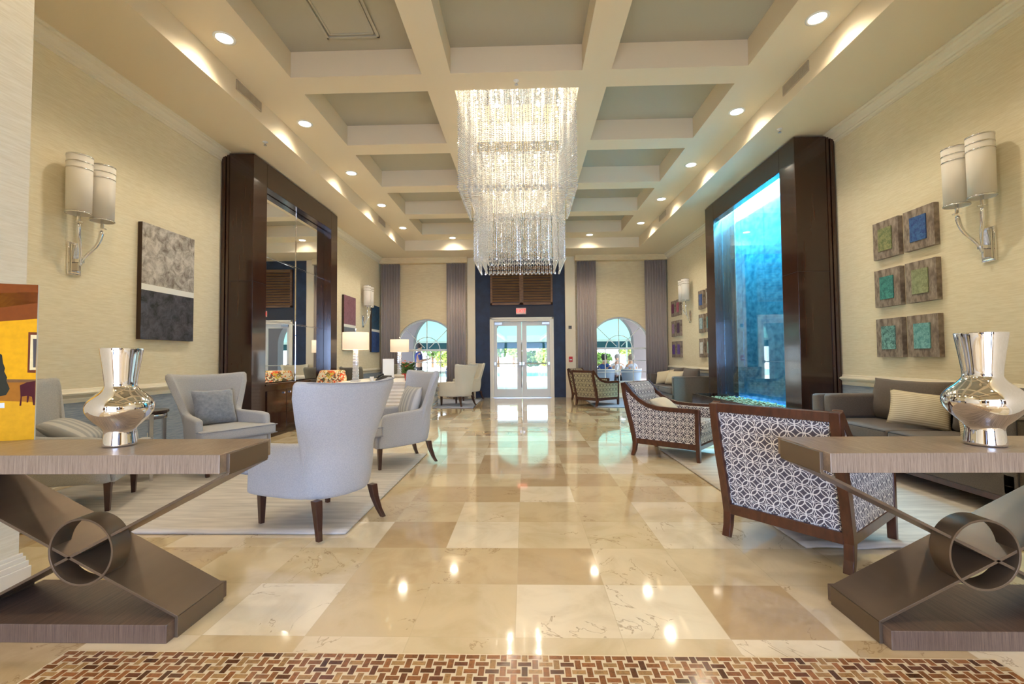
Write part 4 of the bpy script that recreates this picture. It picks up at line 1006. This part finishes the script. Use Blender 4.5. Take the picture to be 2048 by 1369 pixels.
# ------------------------------------------------------------------ outside: arcade, awning, pool, planting
m_stucco = plain('grey_stucco', rgb(128, 120, 126), .85)
m_stuccow = plain('white_stucco', rgb(200, 192, 190), .8)
struct('ground', MB().box(-60, 60, 13.97, 120, -.14, -.02), plain('pale_pool_deck', rgb(226, 220, 212), .8))
AY0, AY1 = 16.6, 17.0
mb = MB(); n = 26; segs_ = [(-9, -3.0), (-3.0, -.08), (-.08, 2.86), (2.86, 9)]
def arcade(m, centers, r_, zs, ztop, xs0, xs1):
    edges = [xs0]
    for c_ in centers: edges += [c_-r_, c_+r_]
    edges.append(xs1)
    for i in range(0, len(edges), 2): m.box(edges[i], edges[i+1], AY0, AY1, 0, ztop)
    for c_ in centers:
        pts = [(c_+r_*math.cos(PI*i/n), zs+r_*math.sin(PI*i/n)) for i in range(n+1)]
        for i in range(n):
            a, b = pts[i], pts[i+1]; m.prism([(a[0], a[1]), (a[0], ztop), (b[0], ztop), (b[0], b[1])], 1, AY0, AY1)
arcade(mb, (-3.0, -.08, 2.86), 1.10, 1.75, 4.2, -9, 9)
struct('wall_arcade', mb, m_stucco)
struct('ceiling.004', MB().box(-9, 9, YB+.25, AY1, 3.6, 3.75), m_stuccow)
mb = MB(); mb.add([(-8, 17.0, 3.05), (8, 17.0, 3.05), (8, 20.6, 2.0), (-8, 20.6, 2.0)], [(0, 1, 2, 3)])
r = thing('patio_awning', 'teal fabric awning over the terrace outside the doors', 'awning', (0, 17, 0))
def loc_(m): 
    m.v = [(x, y-17, z) for x, y, z in m.v]; return m
tt = NT('teal_awning_fabric'); tl = tt.n('ShaderNodeBsdfTranslucent'); tl.inputs[0].default_value = rgb(186, 216, 208); mx = tt.n('ShaderNodeMixShader'); mx.inputs[0].default_value = .5
tt.set(Base_Color=rgb(164, 198, 190), Roughness=.8); tt.t.links.new(tt.b.outputs[0], mx.inputs[1]); tt.t.links.new(tl.outputs[0], mx.inputs[2]); tt.t.links.new(mx.outputs[0], tt.out.inputs[0])
obj('canopy', loc_(mb), tt.m, r, solid=.01)
obj('valance', loc_(MB().box(-8, 8, 20.6, 20.62, 1.62, 1.90)), plain('dark_teal_valance', rgb(40, 84, 96), .8), r)
obj('front_bar', loc_(MB().box(-8, 8, 20.55, 20.62, 1.90, 2.0)), m_white, r)
for x in (-7.5, -4.8, -1.35, 1.2, 4.6, 7.5):
    obj('post', loc_(MB().box(x-.03, x+.03, 20.55, 20.61, -.02, 1.95)), m_white, r)
for s_ in (-1, 1): obj('arm', loc_(MB().sweep([(s_*1.0-.08, 17.05, 2.85), (s_*1.35-.08, 18.6, 2.45), (s_*.75-.08, 20.5, 2.0)], .10, .10)), m_white, r)
m_water = NT('pool_water').set(Base_Color=rgb(60, 190, 200), Roughness=.08, IOR=1.33).m
pl_ = tag(obj('swimming_pool', MB().box(-14, 10, 29, 46, -.05, -.015), m_water), 'turquoise swimming pool beyond the glass doors', 'pool')
(obj('coping', MB().box(-14.4, 10.4, 28.6, 29, -.02, .0).box(-14.4, 10.4, 46, 46.5, -.02, .25), m_stuccow, pl_))
def bush(x, y, R, H, label, seed, z=0, trunk=0, mat=m_leaf, name='garden_shrub', cat='shrub', n=900, sz=.5):
    r = thing(name, label, cat, (x, y, 0), 0, 'trees and shrubs beyond the pool')
    rnd = random.Random(seed); m = MB()
    for k in range(n):
        a = rnd.uniform(0, 2*PI); cz = rnd.uniform(-1, 1); q = rnd.random()**.4; s2 = math.sqrt(1-cz*cz)
        c_ = Vector((R*q*s2*math.cos(a), R*q*s2*math.sin(a), z+trunk+H/2+H/2*q*cz)); d = Vector((rnd.uniform(-1, 1), rnd.uniform(-1, 1), rnd.uniform(-1, 1))).normalized()*sz; s_ = d.cross(Vector((rnd.random(), rnd.random(), 1))).normalized()*sz*.5
        m.add([c_-d*.5, c_+s_*.5, c_+d*.5, c_-s_*.5], [(0, 1, 2, 3)])
    obj('crown', m, mat, r)
    obj('trunk', MB().lathe([(.14, 0), (.09, trunk+H*.6)], 10), m_shutter, r)
m_leaf2 = mottled('olive_leaves', rgb(110, 130, 60), rgb(196, 200, 110), 3, .7)
rnd = random.Random(11)
GARDEN = [(-13.2, 0, 'dense green tree beyond the pool, seen in the left half of the left arched window'), (-10.6, 4, 'pale olive tree beyond the pool, seen in the middle of the left arched window'),
          (-8.2, 1, 'yellow-green shrub beyond the pool, seen at the right edge of the left arched window'), (-3.0, 0, 'round green clipped tree beyond the pool, seen in the left door pane'),
          (-1.2, 2, 'slim palm-like tree beyond the pool, seen near the middle of the glass doors'), (.6, 3, 'low green bush beyond the pool, seen in the right door pane'),
          (2.6, 1, 'yellow-green shrub beyond the pool, at the right edge of the right door pane'), (8.4, 3, 'low green hedge bush beyond the pool, left half of the right arched window'),
          (11.2, 4, 'pale olive tree beyond the pool, seen behind the seated people in the right arched window')]
for k, (x, kd, lb) in enumerate(GARDEN):
    tall = kd in (0, 2, 4)
    bush(x, 49+2.6*(k % 2)+rnd.uniform(-.3, .3), 1.5 if kd != 2 else 1.0, (3.0 if tall else 2.0)+rnd.uniform(-.3, .5), lb, k, 0, 1.2 if tall else .1, m_leaf if k % 2 else m_leaf2, 'garden_tree' if tall else 'garden_shrub', 'tree' if tall else 'shrub', 700)

# terrace chairs and people
m_wick = plain('pale_blue_wicker', rgb(140, 156, 184), .7)
def make_patio(label):
    r = thing('terrace_chair', label, 'chair', (0, 0, 0), 0, None)
    pts = [(.30*math.cos(a), .28*math.sin(a), 0) for a in [math.radians(-10-200*i/16+10) for i in range(17)]]
    m = MB(); m.loft([[(x*s_, y*s_, z) for x, y, _ in pts] for z, s_ in ((.10, .8), (.45, .95), (.78, 1.08))], close=False, caps=False); obj('wicker_back', m, m_wick, r, solid=.03, smooth=True)
    obj('white_rim', MB().sweep([(x*1.08, y*1.08, .79) for x, y, _ in pts], .02, segs=8), m_white, r, smooth=True)
    obj('seat', MB().lathe([(.25, .36), (.27, .42), (.24, .45)], 24), m_wick, r)
    for a in (.7, 2.4, 3.9, 5.5): obj('leg', MB().sweep([(.22*math.cos(a), .20*math.sin(a), .38), (.25*math.cos(a), .23*math.sin(a), 0)], .015, segs=6), m_white, r)
    return r
p0 = make_patio('wicker terrace chair outside the right window, left one'); p0.location = (2.62, 15.0, 0); 
dup(p0, (3.5, 15.05, 0), .1, 'wicker terrace chair outside the right window, right one')
dup(p0, (-2.35, 15.3, 0), .2, 'wicker terrace chair outside the left window, nearer the doors')
dup(p0, (-3.7, 15.2, 0), -.3, 'round-backed terrace chair outside the left window behind the lamp')
dup(p0, (3.3, 16.3, 0), PI-.3, 'wicker terrace chair at the far side of the table outside the right window')
for x, lb in ((3.0, 'white terrace table between the seated people outside the right window'), (-3.0, 'white terrace table outside the left window')):
    r = thing('terrace_table', lb, 'table', (x if x > 0 else -3.1, 15.68 if x > 0 else 15.95, 0)); obj('top', MB().lathe([(.38, .70), (.38, .73)], 32), m_white, r); obj('pedestal', MB().lathe([(.2, 0), (.03, .04), (.03, .70)], 16), m_white, r)
m_skin = plain('skin', rgb(196, 150, 124), .6)
def person(label, x, y, rz, shirt, hair, seat=True):
    r = bpy.data.objects.new('person', None); C.objects.link(r)
    me = bpy.data.meshes.new('body')
    h0 = .46 if seat else .92
    J = [(0, 0, h0), (0, -.02, h0+.25), (0, -.02, h0+.46), (0, 0, h0+.55), (0, .02, h0+.64), (0, .015, h0+.74)]
    E = [(i, i+1) for i in range(5)]; R_ = [.14, .13, .15, .055, .085, .08]
    for s_ in (-1, 1):
        b = len(J); J += [(s_*.19, -.02, h0+.44), (s_*.23, .02, h0+.20), (s_*.14, .26, h0+.24), (s_*.09, .34, h0+.27)]; E += [(2, b), (b, b+1), (b+1, b+2), (b+2, b+3)]; R_ += [.06, .045, .035, .03]
        b = len(J)
        if seat: J += [(s_*.10, .02, h0), (s_*.13, .42, h0+.03), (s_*.13, .44, .08), (s_*.13, .54, .03)]
        else: J += [(s_*.10, 0, h0-.05), (s_*.11, .02, .48), (s_*.11, -.02, .08), (s_*.11, .12, .03)]
        E += [(0, b), (b, b+1), (b+1, b+2), (b+2, b+3)]; R_ += [.09, .065, .045, .04]
        hb = b-1
        for q in range(5):
            a = (q-2)*.28; f = len(J); J += [(s_*.09+math.sin(a)*.05, .38+math.cos(a)*.015, h0+.27), (s_*.09+math.sin(a)*.08, .41+.01*(q % 3), h0+.255)]; E += [(hb, f), (f, f+1)]; R_ += [.009, .008]
    me.from_pydata(J, E, []); o = bpy.data.objects.new('body', me); C.objects.link(o); o.parent = r
    sm = o.modifiers.new('skin', 'SKIN'); o.modifiers.new('sub', 'SUBSURF').render_levels = 1
    for v, q in zip(me.skin_vertices[0].data, R_): v.radius = (q, q)
    me.skin_vertices[0].data[0].use_root = True; me.materials.append(m_skin)
    def sub(name, idx, ed, rad, mat):
        m2 = bpy.data.meshes.new(name); m2.from_pydata([J[i] for i in idx], ed, []); c_ = bpy.data.objects.new(name, m2); C.objects.link(c_); c_.parent = r
        c_.modifiers.new('skin', 'SKIN'); c_.modifiers.new('sub', 'SUBSURF').render_levels = 1
        for v, q in zip(m2.skin_vertices[0].data, rad): v.radius = (q, q)
        m2.skin_vertices[0].data[0].use_root = True; m2.materials.append(mat)
    sub('shirt', [0, 1, 2, 6, 7], [(0, 1), (1, 2), (2, 3), (3, 4)], [.155, .145, .165, .075, .06], shirt)
    k2 = 6+4+4+10
    for q0 in (10, k2+4):
        sub('trouser_leg', [0, q0, q0+1, q0+2], [(0, 1), (1, 2), (2, 3)], [.15, .105, .08, .058], m_hdark)
    sub('sleeve', [2, k2, k2+1], [(0, 1), (1, 2)], [.15, .075, .06], shirt)
    hr = MB().ico((0, -.015, h0+.735), .105, 2, 1.1); obj('hair', hr, hair, r, smooth=True)
    fc = MB().ico((0, .095, h0+.68), .014, 1); fc.ico((-.032, .088, h0+.705), .009, 1); fc.ico((.032, .088, h0+.705), .009, 1); obj('face_features', fc, m_skin, r, smooth=True)
    r.location = (x, y, 0); r.rotation_euler = (0, 0, rz); tag(r, label, 'person')
m_hgrey = plain('grey_hair', rgb(150, 140, 136), .8); m_hdark = plain('dark_hair', rgb(52, 46, 52), .8)
person('seated person in blue top outside the right window, on the left', 2.62, 15.0, PI*.0-.7, plain('blue_shirt', rgb(50, 84, 150), .8), m_hdark)
person('seated grey-haired person in pale top outside the right window', 3.5, 15.05, .5, plain('pale_shirt', rgb(172, 178, 200), .8), m_hgrey)
person('seated person in white top leaning over the terrace table, right window', 3.3, 16.3, PI-.3, plain('white_shirt', rgb(214, 214, 224), .8), m_hgrey)
person('standing person in navy shirt outside the left arched window', -3.78, 16.15, -1.2, plain('navy_shirt', rgb(40, 52, 120), .8), m_hdark, False)
person('seated grey-haired person outside the left window by the curtain', -2.42, 15.3, .3, plain('grey_shirt', rgb(120, 130, 160), .8), m_hgrey)
